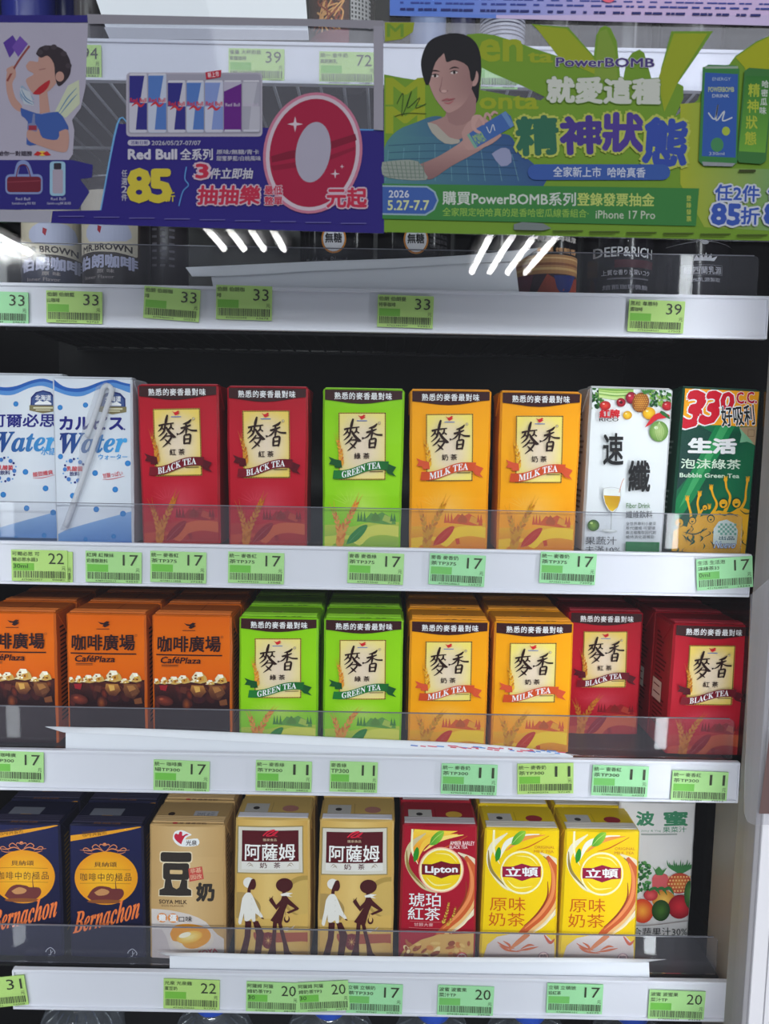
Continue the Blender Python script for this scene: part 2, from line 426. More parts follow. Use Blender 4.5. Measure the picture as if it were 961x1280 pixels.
def tea_art(a, k):
    c = TEA[k]; rnd = random.Random(3)
    def bg(x, y):
        t = max(0, 1 - math.hypot((x - 700) / 150, (y - 690) / 110)); q = 0.5 + 0.5 * math.sin((y - 200) / 160)
        return mixc(mixc(c['base'], c['hi'], q * .6), c['glow'], t * .75)
    a.rect(470, 100, 940, 1000, bg, 10, 18)
    # rolling fields, farm buildings and trees
    a.poly([(470, 800), (560, 790), (650, 800), (740, 778), (820, 780), (940, 800), (940, 1000), (470, 1000)], lambda x, y: mixc(c['l1'], c['l2'], (y - 780) / 200), smooth=3)
    a.poly([(640, 860), (700, 815), (790, 790), (940, 812), (940, 860), (820, 840), (740, 850), (690, 890)], c['l3'], smooth=3)
    a.poly([(500, 850), (600, 840), (660, 850), (560, 885), (490, 1000), (470, 1000)], mixc(c['l3'], c['l1'], .5), smooth=3)
    a.poly([(700, 776), (722, 760), (745, 733), (772, 744), (800, 730), (836, 752), (864, 772), (868, 790), (820, 790), (740, 780)], c['l2'])
    a.poly([(742, 762), (766, 730), (792, 758), (788, 776), (748, 774)], mixc(c['l2'], (60, 60, 20), .2)); a.poly([(800, 770), (812, 742), (852, 760), (846, 788)], mixc(c['l3'], c['l2'], .4))
    for tx in (684, 698, 714, 846, 860): a.poly([(tx, 724 + abs(tx - 700) * .06), (tx + 8, 775), (tx - 8, 775)], mixc(c['l2'], c['tail'], .35))
    a.poly([(624, 885), (640, 845), (690, 800), (728, 792), (712, 830), (672, 870)], c['leaf'], smooth=3); a.stroke([(628, 884), (680, 832), (724, 796)], [2, 1.5, .6], mixc(c['leaf'], (255, 255, 255), .25))
    a.poly([(732, 852), (752, 850), (756, 876), (740, 880)], mixc(c['leaf'], c['l2'], .5)) if k != 'green' else None
    # faint light rays
    for an in range(-150, -20, 17):
        a.stroke([(640 + 22 * math.cos(R(an)), 700 + 22 * math.sin(R(an))), (640 + 100 * math.cos(R(an)), 700 + 72 * math.sin(R(an)))], [3, .4], mixc(c['hi'], c['glow'], .6))
    wheat(a, [(592, 900), (590, 820), (570, 745)], 9, 19, c['w2'], c['wd']); wheat(a, [(590, 900), (608, 820), (650, 735), (672, 690)], 12, 19, c['w2'], c['wd'], .9)
    # banner across the top
    a.poly([(470, 90), (940, 90), (940, 186), (888, 190), (850, 193), (800, 201), (750, 208), (700, 211), (650, 208), (600, 201), (560, 195), (516, 190), (470, 190)], (58, 24, 26), smooth=0)
    a.text('熟悉的麥香最對味', 570, 157, 845, 191, WHITE, bold=.022, rot=.8, sp=1.14)
    # framed panel
    a.rect(590, 254, 815, 574, lambda x, y: mixc((236, 214, 190), c['pan'], (abs(x - 702) / 112) ** 2 * .75 + (abs(y - 414) / 160) ** 3 * .9), 8, 8)
    a.frame(589, 253, 816, 575, 6, (196, 160, 66)); a.frame(590, 254, 815, 574, 3.2, (52, 26, 24))
    for i in range(18): 
        a.rect(594 + i * 12.2, 252.6, 598 + i * 12.2, 258.6, (196, 160, 66)); a.rect(594 + i * 12.2, 570, 598 + i * 12.2, 575.4, (196, 160, 66))
    for i in range(25):
        a.rect(588.8, 262 + i * 12.4, 594.6, 266 + i * 12.4, (196, 160, 66)); a.rect(811, 262 + i * 12.4, 816.4, 266 + i * 12.4, (196, 160, 66))
    a.poly([(682, 264), (694, 271), (704, 268), (710, 263), (719, 266), (712, 273), (720, 274), (714, 279), (702, 286), (696, 284), (690, 274)], (212, 36, 44))
    a.rect(677, 290.5, 726, 294, (70, 110, 190))
    a.ell(785, 303, 7, 7, (120, 90, 50), n=14); a.ell(785, 303, 5.5, 5.5, (232, 214, 170), n=14); a.text('R', 782.5, 299.5, 787.5, 306.5, (90, 60, 40))
    ink = (44, 22, 18)
    for pts, w in (([(660, 282), (652, 312), (646, 345)], [6, 10, 4]), ([(616, 334), (640, 328), (690, 322)], [7, 6, 4]), ([(634, 326), (630, 345), (612, 362)], [5, 7, 2]),
                   ([(632, 342), (642, 356)], [3, 6]), ([(648, 332), (640, 362), (614, 386)], [7, 7, 2]), ([(676, 326), (674, 342), (660, 354)], [5, 7, 3]), ([(674, 340), (688, 352)], [3, 6]),
                   ([(652, 340), (668, 366), (698, 390)], [5, 10, 4]), ([(698, 390), (684, 388), (670, 378)], [2, 7, 3]), ([(656, 368), (642, 388), (620, 406)], [4, 7, 2]), ([(650, 384), (676, 386), (660, 412), (632, 436)], [4, 6, 7, 2]), ([(644, 398), (656, 410), (672, 424)], [3, 6, 3]),
                   ([(774, 306), (760, 320), (734, 328)], [4, 9, 3]), ([(722, 348), (746, 342), (772, 332)], [6, 8, 4]), ([(748, 322), (750, 350), (746, 378)], [6, 8, 5]), ([(746, 346), (730, 366), (712, 376)], [4, 6, 2]),
                   ([(702, 376), (712, 374)], [9, 3]), ([(752, 348), (772, 358), (800, 360)], [3, 6, 7]), ([(738, 382), (738, 402), (736, 424)], [5, 8, 5]), ([(738, 382), (766, 378), (766, 400), (762, 424)], [5, 7, 8, 5]), ([(742, 400), (762, 398)], [5, 5]), ([(738, 420), (762, 418)], [5, 6])):
        a.stroke(pts, [q * 1.35 for q in w], ink, grp='lettering')
    a.text(c['zh'][0], 665, 446, 695, 475, ink, bold=.03); a.text(c['zh'][1], 708, 446, 738, 474, ink, bold=.03)
    # wheat beside the panel
    wheat(a, [(601, 508), (600, 450), (586, 392)], 9, 13, c['wh'], c['wd']); 
    # ribbon
    bend = lambda x, y: (x, y + 16 * math.sin((x - 560) / 250 * math.pi * 2) * .55 - (x - 690) * .17)
    a.poly([(540, 463), (572, 476), (602, 482), (606, 516), (570, 516), (570, 504), (542, 500), (553, 482)], c['tail'])
    a.poly([(868, 560), (850, 540), (867, 514), (818, 494), (812, 522), (828, 545)], c['tail'])
    top = [(x, 506) for x in range(565, 832, 14)]; bot = [(x, 547) for x in range(825, 558, -14)]
    a.poly([bend(*p) for p in top + bot], lambda x, y: mixc(c['rib'], c['tail'], max(0, (x - 760) / 120)))
    a.text(c['en'], 604, 511, 792, 542, WHITE, bold=.008, bend=bend)
    a.text('300ml·375ml', 740, 530, 806, 541, (70, 40, 30), bend=lambda x, y: (x, y - 6)) if False else a.rect(738, 532, 804, 536, (110, 84, 50))

def tea300_map(x, y):
    xs = pw([500, 516, 890, 910], [42 - 17, 42, 442, 463]); ys = pw([100, 137, 205, 253, 575, 725, 808, 885, 1000], [180, 217, 285, 322, 632, 722, 805, 902, 1020])
    return (42 + (x - 516) * 1.0695, ys(y))

def cafe_art(a):
    O = (224, 104, 14); br = (44, 22, 26); rnd = random.Random(5)
    a.rect(440, 80, 960, 1200, lambda x, y: mixc((230, 108, 4), (216, 88, 2), abs(y - 300) / 300), 4, 12)
    # iced coffee
    a.rect(440, 492, 960, 1200, lambda x, y: mixc((82, 34, 30), (38, 20, 26), (y - 492) / 90), 8, 12)
    a.rect(440, 488, 960, 496, (46, 20, 18))
    for i in range(26):
        x, y = 490 + rnd.random() * 400, 505 + rnd.random() * 105
        a.ell(x, y, 14 + rnd.random() * 26, 8 + rnd.random() * 16, rnd.choice([(120, 44, 30), (96, 36, 34), (70, 28, 30), (140, 70, 36), (58, 26, 40)]), rot=rnd.random() * 90, col2=(62, 28, 30), n=12)
    def cube(cx, cy, w, h, seed):
        r = random.Random(seed)
        p = [(cx - w, cy + h * .7), (cx - w * .75, cy - h * .1), (cx - w * .3, cy - h), (cx + w * .35, cy - h * .95), (cx + w * .8, cy - h * .2), (cx + w, cy + h * .7), (cx + w * .2, cy + h)]
        a.poly(p, (206, 166, 92)); 
        a.poly([p[1], p[2], (cx - w * .05, cy - h * .1), (cx - w * .5, cy + h * .8), p[0]], (236, 222, 186))
        a.poly([p[2], p[3], (cx + w * .5, cy - h * .3), (cx - w * .05, cy - h * .1)], (250, 240, 220)); a.poly([p[0], p[1], (cx - w * .6, cy + h * .4)], (176, 110, 50))
        a.poly([(cx - w * .05, cy - h * .1), (cx + w * .5, cy - h * .3), (cx + w * .6, cy + h * .5), (cx, cy + h * .8)], (206, 150, 60))
        a.poly([(cx + w * .1, cy + h * .05), (cx + w * .3, cy), (cx + w * .3, cy + h * .4), (cx + w * .1, cy + h * .4)], (132, 66, 26))
        for i in range(4): a.ell(cx + r.uniform(-.6, .6) * w, cy + r.uniform(-.5, .6) * h, w * .14, h * .16, r.choice([(255, 252, 240), (110, 54, 26), (240, 206, 90)]), n=8)
    for q in ((505, 486, 22, 16, 1), (548, 482, 24, 20, 2), (602, 480, 40, 22, 3), (652, 474, 40, 23, 8), (738, 464, 50, 32, 4), (800, 490, 26, 14, 5), (855, 472, 38, 26, 6)): cube(*q)
    a.poly([(700, 504), (764, 506), (780, 540), (752, 572), (716, 566), (694, 530)], lambda x, y: mixc((186, 124, 60), (84, 42, 34), (y - 504) / 62)); a.poly([(800, 506), (862, 508), (884, 548), (850, 588), (806, 574), (792, 536)], lambda x, y: mixc((136, 84, 48), (74, 38, 32), (y - 506) / 76)); a.poly([(812, 516), (846, 514), (862, 534), (826, 548)], (166, 112, 62)); a.poly([(830, 548), (862, 536), (872, 560), (840, 574)], (110, 66, 44)); a.poly([(712, 510), (744, 512), (748, 538), (722, 544)], (214, 164, 84)); a.poly([(640, 512), (676, 516), (668, 552), (634, 540)], (96, 48, 38)); a.poly([(850, 590), (890, 580), (896, 612), (856, 616)], (120, 70, 44))
    a.poly([(524, 506), (570, 504), (560, 536), (530, 530)], (150, 30, 40)); a.ell(550, 588, 52, 28, (132, 54, 40), col2=(70, 30, 30), rot=12); a.ell(536, 580, 14, 8, (176, 90, 60), col2=(132, 54, 40), n=10)
    # bird mark, lettering
    a.poly([(658, 166), (672, 172), (690, 174), (706, 164), (722, 168), (712, 178), (724, 182), (712, 190), (696, 198), (682, 192), (690, 184), (672, 180)], br)
    a.rect(650, 205, 720, 209, (90, 40, 20))
    a.text('咖啡廣場', 516, 238, 856, 322, br, bold=.035, bend=lambda x, y: (x, y + (x - 516) * .0))
    a.ell(865, 242, 6, 6, br, n=12); a.ell(865, 242, 4.4, 4.4, O, n=12)
    a.poly([(508, 334), (866, 340), (866, 347), (508, 341)], br)
    a.text('Café', 532, 350, 636, 384, br, bold=.03, shear=.24); a.text('Plaza', 640, 354, 752, 386, br, bold=.03, shear=.24)
    a.rect(536, 392, 628, 397, (120, 60, 24)); a.rect(536, 400, 628, 403, (120, 60, 24))

def calpis_art(a, jp):
    dx = 0
    a.rect(150, 20, 640, 800, lambda x, y: mixc((222, 226, 234), (206, 212, 224), abs(x - 380) / 200), 4, 4)
    a.poly([(200, 740), (280, 700), (380, 672), (480, 645), (640, 600), (640, 820), (200, 820)], lambda x, y: mixc((160, 186, 222), (46, 112, 190), (y - 640 + (x - 400) * .25) / 110))
    a.rect(150, 752, 640, 830, (40, 100, 180))
    a.poly([(200, 60), (225, 84), (262, 112), (310, 122), (360, 116), (420, 92), (470, 86), (520, 100), (600, 112), (600, 140), (545, 138), (500, 122), (460, 112), (410, 122), (350, 148), (300, 150), (250, 136), (200, 110)], (84, 140, 206), smooth=3)
    a.poly([(200, 50), (222, 78), (262, 108), (310, 118), (360, 112), (420, 90), (470, 82), (520, 96), (600, 108), (600, 118), (520, 106), (470, 94), (420, 104), (350, 130), (300, 132), (250, 120), (200, 88)], (38, 92, 176), smooth=3)
    for x, y, r in ((250, 197, 11), (357, 187, 11), (252, 400, 11), (398, 468, 12), (532, 428, 12), (481, 536, 12), (402, 618, 12), (512, 636, 12), (304, 562, 12), (356, 742, 9), (474, 730, 10)):
        a.ell(x, y, r, r, (64, 138, 202), n=16, col2=(40, 116, 190))
    if not jp: pass
    # round badge
    a.poly([(418, 196), (420, 160), (440, 138), (470, 130), (500, 138), (520, 160), (522, 196)], (30, 44, 110)); a.poly([(424, 192), (426, 164), (444, 144), (470, 136), (496, 144), (514, 164), (516, 192)], (62, 84, 140)); a.text('北海道', 438, 150, 502, 172, WHITE, bold=.03)
    a.poly([(436, 184), (456, 172), (470, 178), (486, 172), (504, 184), (504, 190), (436, 190)], WHITE); a.poly([(414, 192), (526, 194), (526, 216), (470, 226), (414, 214)], (128, 118, 84)); a.rect(430, 200, 510, 206, (216, 210, 180)); a.rect(440, 210, 500, 214, (216, 210, 180))
    navy = (34, 36, 124)
    if jp: a.text('カルピス', 250, 234, 512, 288, navy, bold=.05); a.ell(518, 287, 3.5, 3.5, navy, n=10)
    else: a.text('可爾必思', 252, 228, 520, 282, navy, bold=.035)
    a.text('𝑾𝒂𝒕𝒆𝒓', 252, 302, 528, 384, lambda x, y: mixc((30, 52, 120), (70, 160, 220), (x - 250) / 260), bold=.02, rot=-1)
    a.stroke([(252, 332), (262, 308), (290, 304)], [7, 7, 5], (30, 52, 120), grp='lettering')
    if jp: a.text('ウォーター', 412, 390, 530, 412, (60, 150, 214), bold=.03)
    else: a.text('水語', 462, 368, 524, 398, (60, 150, 214), bold=.02)
    for i in range(18):
        an = i * 20 + 7; r = 40 + (i % 3) * 4; a.ell(312 + r * math.cos(R(an)), 458 + r * 1.1 * math.sin(R(an)), (9, 5, 3.4)[i % 3], (9, 5, 3.4)[i % 3], ((70, 120, 190), (34, 44, 120), (90, 150, 210))[i % 3], n=10)
    a.text('乳酸菌', 280, 440, 346, 460, (206, 70, 80), bold=.03); a.text('飲料', 292, 462, 334, 480, (50, 50, 110), bold=.02)
    a.text('甘酸っぱい' if jp else '酸甜纖爽', 430, 464, 512, 484, (210, 60, 70), bold=.015, rot=-8); a.stroke([(430, 494), (470, 492), (520, 480)], [1, 2.4, 1], (210, 60, 70))

def rico_art(a):
    a.rect(-40, 40, 560, 960, lambda x, y: mixc((236, 238, 240), (212, 216, 222), (y - 200) / 900), 3, 8)
    r = random.Random(11)
    for i in range(46):
        x, y = 70 + r.random() * 60, 62 + r.random() * 110
        a.ell(x + r.random() * 24, y, 11, 7, r.choice([(34, 88, 40), (60, 120, 48), (24, 66, 34), (96, 146, 60)]), rot=r.random() * 180, n=8)
    for i in range(11): a.stroke([(120, 62 + i * 5), (210, 70 + i * 5.5), (300, 66 + i * 5)], [7, 8, 5], r.choice([(140, 184, 84), (186, 212, 120), (110, 160, 70), (200, 222, 150)]))
    for i in range(90):
        a.ell(385 + r.random() * 120, 62 + r.random() * 100, 9, 6, r.choice([(34, 92, 44), (66, 130, 52), (24, 70, 36), (100, 150, 60), (140, 180, 80)]), rot=r.random() * 180, n=7)
    for x, y, w, h, c1, c2 in ((232, 142, 24, 23, (206, 36, 52), (128, 12, 34)), (286, 118, 30, 31, (206, 40, 66), (120, 14, 44)), (150, 158, 28, 24, (226, 70, 50), (170, 24, 32)), (265, 208, 24, 22, (250, 206, 60), (214, 150, 20)), (378, 198, 34, 32, (248, 206, 50), (216, 150, 10)), (430, 292, 50, 54, (182, 206, 130), (96, 140, 60)), (475, 160, 28, 24, (210, 40, 46), (150, 20, 30))):
        a.ell(x, y, w, h, c1, col2=c2, n=20); a.ell(x - w * .3, y - h * .35, w * .22, h * .16, mixc(c1, (255, 255, 255), .6), n=10)
    a.ell(232, 142, 9, 8, (70, 12, 24), n=10); a.ell(334, 142, 44, 52, (196, 122, 44), col2=(132, 70, 24), rot=20, n=20)
    for i in range(7):
        for j in range(8): a.ell(304 + i * 10 + (j % 2) * 5, 104 + j * 11, 3.2, 3.6, (222, 160, 70), n=6)
    for i in range(7): a.stroke([(352, 98), (340 + i * 9, 78), (326 + i * 14, 62)], [7, 6, 1], (60, 120, 50))
    a.poly([(354, 272), (372, 244), (400, 210), (432, 196), (470, 200), (486, 214), (460, 224), (420, 230), (384, 256)], (206, 34, 44), smooth=3); a.stroke([(436, 190), (456, 202), (486, 226)], [12, 20, 8], (40, 104, 50))
    for i in range(5): a.stroke([(430, 242), (412 + i * 10, 290), (424 + i * 4, 340)], [1.4, 2, 1], (206, 222, 160))
    a.text('紅牌', 120, 180, 222, 222, (204, 24, 36), bold=.05); a.text('RICO', 118, 224, 216, 240, (26, 26, 26), bold=.02)
    K = (32, 32, 34)
    a.text('速', 138, 304, 240, 464, K, bold=.03, rot=1); a.text('纖', 268, 446, 380, 604, K, bold=.035)
    # glass with straw
    a.poly([(138, 588), (226, 592), (226, 640), (214, 684), (186, 712), (164, 700), (142, 664), (136, 630)], (226, 228, 226)); a.poly([(138, 624), (224, 628), (222, 652), (210, 686), (184, 708), (166, 698), (146, 664)], lambda x, y: mixc((236, 196, 60), (190, 140, 30), abs(x - 176) / 50))
    a.stroke([(138, 588), (136, 640), (160, 700), (178, 712)], 2, (150, 150, 146)); a.stroke([(226, 592), (224, 650), (200, 704), (182, 712)], 2, (150, 150, 146))
    a.stroke([(138, 588), (182, 582), (226, 592)], 1.6, (160, 160, 156)); a.stroke([(218, 610), (232, 560), (244, 536)], [4, 4, 3], (206, 150, 130))
    a.stroke([(178, 710), (178, 760), (176, 800)], [7, 4, 6], (176, 182, 180)); a.ell(168, 808, 42, 9, (196, 200, 198), rot=4, n=20); a.ell(168, 806, 30, 5, (226, 228, 228), rot=4, n=16)
    a.ell(86, 780, 31, 30, (120, 160, 50), col2=(50, 90, 30), n=20); a.ell(76, 768, 8, 6, (180, 206, 110), n=10)
    a.text('Fiber Drink', 256, 664, 382, 690, (70, 120, 60), bold=.01); a.text('纖維飲料', 254, 704, 394, 742, (60, 64, 66), bold=.01)
    for i, t in enumerate(('全世界專利小麥芽', '萃代纖維·可望讓', '乘法瑜雕取因代謝', '維持消化道機能·')): a.text(t, 254, 762 + i * 23, 414 - (i % 2) * 4, 780 + i * 23, (70, 74, 76), bold=.01)
    a.text('果蔬汁', 44, 838, 206, 880, (70, 72, 74)); a.text('未滿10%', 42, 888, 226, 926, (70, 72, 74))
    a.poly([(254, 864), (434, 868), (430, 1000), (250, 1000)], (28, 110, 60))

def bubble_art(a):
    a.rect(400, 40, 1020, 1000, lambda x, y: mixc((18, 108, 70), (10, 70, 52), max(0, 1 - abs((x + (y - 500) * .6) - 700) / 120) if y > 270 else 0), 14, 18)
    a.poly([(400, 40), (1020, 40), (1020, 262), (930, 266), (830, 266), (740, 262), (400, 266)], (248, 168, 16)); a.poly([(538, 262), (560, 262), (550, 290), (500, 300), (506, 266)], (12, 60, 44))
    a.poly([(512, 270), (640, 268), (700, 300), (610, 500), (500, 640), (492, 500)], lambda x, y: mixc((16, 70, 56), (30, 60, 60), (y - 270) / 300))
    a.poly([(720, 266), (820, 268), (620, 640), (510, 800), (500, 700)], (20, 130, 74)); a.poly([(745, 268), (790, 268), (600, 620), (540, 700), (600, 560)], (60, 160, 96))
    red = (208, 20, 44)
    a.text('3', 562, 92, 648, 274, red, bold=.06, shear=.22, outline=(WHITE, .03), rot=4); a.text('3', 660, 92, 738, 254, red, bold=.06, shear=.22, outline=(WHITE, .03), rot=4); a.text('0', 748, 92, 812, 182, red, bold=.05, outline=(WHITE, .04), rot=8)
    a.text('C.C.', 828, 88, 934, 146, red, bold=.04, rot=-3, outline=(WHITE, .035)); a.text('好吸利', 748, 160, 922, 262, (30, 34, 34), bold=.03, rot=-5, outline=(WHITE, .04))
    a.text('生活', 584, 334, 824, 408, WHITE, bold=.07); a.text('泡沫綠茶', 544, 440, 852, 490, (214, 234, 214), bold=.02); a.text('Bubble Green Tea', 540, 514, 846, 536, (206, 228, 208), bold=.03)
    a.poly([(842, 272), (940, 266), (934, 366), (884, 344), (850, 350), (858, 314)], (176, 146, 112)); a.poly([(842, 272), (858, 290), (898, 330), (922, 358), (884, 346), (846, 352), (854, 310)], (126, 186, 146)); a.frame(888, 282, 922, 318, 2, (110, 86, 60))
    Yl = (232, 172, 30); dk = (20, 70, 44)
    # cheering crowd in yellow: a low mass of bodies, thin raised arms, small laughing heads
    a.poly([(440, 1000), (462, 880), (500, 830), (560, 790), (600, 800), (650, 740), (690, 730), (740, 706), (800, 716), (850, 690), (900, 700), (1000, 720), (1000, 1000)], Yl, smooth=3)
    def arm(pts, w=13):
        a.stroke(pts, [w * 1.5, w, w * .8, w * .9], Yl); x, y = pts[-1]
        a.ell(x, y, 10, 11, Yl, n=12)
        for d in (-7, -2, 3, 8): a.stroke([(x + d * .6, y), (x + d * 1.3, y - 19)], [4, 2.4], Yl)
    for q in ([(590, 800), (600, 740), (590, 690), (580, 650)], [(610, 790), (640, 730), (632, 670), (642, 625)], [(690, 750), (730, 680), (712, 630), (700, 590)], [(770, 720), (800, 640), (780, 590), (774, 545)], [(840, 720), (876, 660), (882, 600), (890, 545)], [(520, 860), (500, 800), (490, 770), (500, 750)], [(660, 780), (640, 740), (660, 700), (690, 690)]): arm(q)
    for x, y, q in ((606, 760, 15), (540, 772, 20), (764, 668, 22), (832, 664, 22), (700, 748, 15), (668, 690, 12)):
        a.ell(x, y, q + 5, q + 6, dk, n=16); a.ell(x, y + 2, q, q + 1, Yl, n=16); a.poly([(x - q * .5, y + q * .2), (x + q * .5, y + q * .1), (x + q * .2, y + q * .7), (x - q * .3, y + q * .7)], dk)
        a.ell(x - q * .35, y - q * .25, 1.8, 1.6, dk, n=6); a.ell(x + q * .35, y - q * .3, 1.8, 1.6, dk, n=6)
    r = random.Random(8)
    for i in range(34):
        x, y = 470 + r.random() * 440, 790 + r.random() * 120
        a.stroke([(x, y), (x + r.uniform(-16, 16), y + 14), (x + r.uniform(-30, 30), y + 34)], [1, r.uniform(3, 12), 1], r.choice([dk, (20, 84, 50), (206, 146, 20)]))
    for q in ([(740, 720), (770, 730), (800, 720), (840, 736)], [(560, 820), (620, 830), (680, 800)], [(850, 700), (880, 720), (920, 712)]): a.stroke(q, [2, 6, 5, 2][:len(q)], dk)
    a.poly([(712, 880), (714, 800), (740, 762), (780, 752), (820, 770), (840, 806), (836, 880)], (206, 222, 214)); 
    for i in range(8):
        for j in range(5):
            if (i + j) % 2: a.rect(736 + i * 12, 772 + j * 12, 748 + i * 12, 784 + j * 12, (110, 170, 150))
    a.text('出品', 742, 838, 822, 858, (60, 100, 110), bold=.03); a.text('Nuevo', 722, 866, 830, 900, (200, 214, 230), bold=.03, shear=.3, outline=((50, 70, 120), .04))

def bern_art(a):
    nv = (26, 28, 66)
    a.rect(200, 100, 680, 860, lambda x, y: mixc((30, 34, 78), (20, 20, 50), (y - 180) / 500), 3, 8)
    a.poly([(240, 242), (560, 202), (572, 204), (530, 214), (240, 268)], (232, 158, 38)); a.text('咖啡與藝術', 330, 214, 428, 238, (90, 60, 20), rot=-7)
    fl = (226, 140, 90)
    for s in (-1, 1):
        for q, w in (([(0, 300), (30, 288), (60, 296), (100, 294)], [3, 4, 4, 1]), ([(10, 292), (34, 272), (50, 282), (40, 292)], [2, 3, 3, 1]), ([(50, 302), (72, 286), (86, 290), (80, 300)], [1, 3, 3, 1]), ([(0, 276), (16, 270), (22, 280)], [3, 3, 1]), ([(28, 304), (60, 308), (84, 302)], [1, 3, 1])):
            a.stroke([(421 + s * x, y) for x, y in q], w, fl)
    a.ell(421, 268, 7, 4, fl, n=10)
    a.ell(427, 405, 126, 106, (246, 186, 40), col2=(232, 150, 26), n=40); 
    a.text('貝納頌', 380, 340, 470, 360, (60, 34, 40), bold=.01); 
    for y in (370, 426): a.stroke([(322, y), (420, y - 2), (526, y + 2)], 1.6, (150, 90, 30))
    a.text('咖啡中的極品', 324, 384, 528, 416, (48, 26, 36), bold=.0, sp=1.2)
    a.poly([(352, 480), (372, 450), (400, 436), (440, 440), (452, 446), (490, 448), (498, 470), (476, 494), (430, 500), (380, 498)], (112, 52, 50), smooth=3); a.poly([(380, 462), (410, 446), (440, 456), (430, 470), (396, 474)], (196, 140, 90), smooth=3)
    a.stroke([(464, 404), (466, 430), (468, 452)], [2, 3, 5], (96, 50, 50)); a.ell(424, 498, 72, 8, (140, 80, 40), n=20)
    a.text('𝑩𝒆𝒓𝒏𝒂𝒄𝒉𝒐𝒏', 300, 508, 560, 596, (236, 122, 62), bold=.012, shear=.1, bend=lambda x, y: (x, y - (x - 430) * .25))
    w = (190, 192, 206)
    a.stroke([(512, 708), (514, 700), (530, 690), (546, 706), (544, 716)], 2.6, w); a.stroke([(530, 698), (530, 718), (522, 718)], 2.2, w); a.stroke([(538, 704), (532, 712)], 2, w); a.text('FSC', 516, 724, 544, 734, w)

def soya_art(a):
    g = (206, 170, 118)
    a.rect(-40, 60, 540, 1020, lambda x, y: mixc((214, 180, 130), (190, 152, 98), abs(x - 240) / 220), 6, 4)
    a.poly([(-40, 590), (60, 590), (150, 596), (250, 616), (340, 660), (400, 730), (540, 850), (540, 1020), (-40, 1020)], (214, 204, 200), smooth=2); a.poly([(-40, 720), (100, 700), (140, 800), (200, 860), (400, 850), (540, 900), (540, 1020), (-40, 1020)], (196, 184, 184), smooth=2)
    a.ell(262, 752, 120, 72, (236, 226, 214), col2=(224, 212, 200), n=24); a.poly([(144, 724), (170, 680), (230, 668), (300, 676), (350, 700), (366, 740), (340, 780), (280, 806), (230, 800), (200, 770), (160, 762)], lambda x, y: mixc((250, 226, 120), (228, 150, 40), math.hypot((x - 260) / 110, (y - 740) / 70)), smooth=4)
    a.ell(250, 742, 72, 34, (250, 232, 150), col2=(238, 178, 56), rot=-12, n=20); a.ell(226, 730, 34, 14, (252, 246, 220), rot=-16, n=14)
    # heart mark
    a.poly([(158, 206), (168, 170), (206, 160), (248, 176), (262, 186), (240, 196), (232, 210), (296, 206), (298, 242), (214, 248), (176, 232)], WHITE, smooth=3)
    a.poly([(206, 236), (176, 214), (166, 192), (176, 178), (190, 182), (196, 168), (210, 170), (212, 190), (232, 180), (246, 184), (228, 192), (214, 214)], (196, 40, 66), smooth=3)
    a.text('光泉', 232, 214, 292, 242, (70, 56, 60), bold=.03)
    K = (54, 48, 44); 
    for o_, c_ in ((5, (232, 216, 186)), (0, K)):
        a.rrect(90 - o_, 280 - o_, 262 + o_, 332 + o_, 14, c_); a.rrect(106 - o_, 338 - o_, 250 + o_, 428 + o_, 14, c_); a.poly([(118 - o_, 428), (150 + o_, 426), (160, 468), (180, 478), (196, 468), (208 - o_, 426), (240 + o_, 430), (240 + o_, 474 - o_), (262 + o_, 484), (262 + o_, 514 + o_), (86 - o_, 514 + o_), (86 - o_, 484), (112 - o_, 474 - o_)], c_)
    a.rrect(144, 374, 214, 396, 5, (216, 184, 134))
    a.poly([(246, 366), (320, 356), (330, 424), (252, 438)], (200, 82, 72)); a.text('非基', 256, 364, 316, 390, (226, 180, 150), bold=.02, rot=-6); a.text('因改', 258, 398, 320, 424, (226, 180, 150), bold=.02, rot=-6)
    a.text('奶', 292, 448, 384, 542, K, bold=.06); a.text('SOYA MILK', 86, 536, 238, 558, (60, 44, 40), bold=.02); a.text('EGG FLAVOR', 100, 564, 222, 574, (120, 90, 60))
    for x in (102, 162): a.ell(x, 636, 29, 26, (222, 140, 70), n=20)
    a.text('雞', 84, 618, 122, 654, WHITE, bold=.05); a.text('蛋', 144, 618, 182, 654, WHITE, bold=.05); a.text('口味', 194, 626, 266, 656, (60, 54, 52), bold=.02)
    a.text('SOYA', 300, 812, 400, 834, (206, 60, 80), bold=.03, rot=-8)

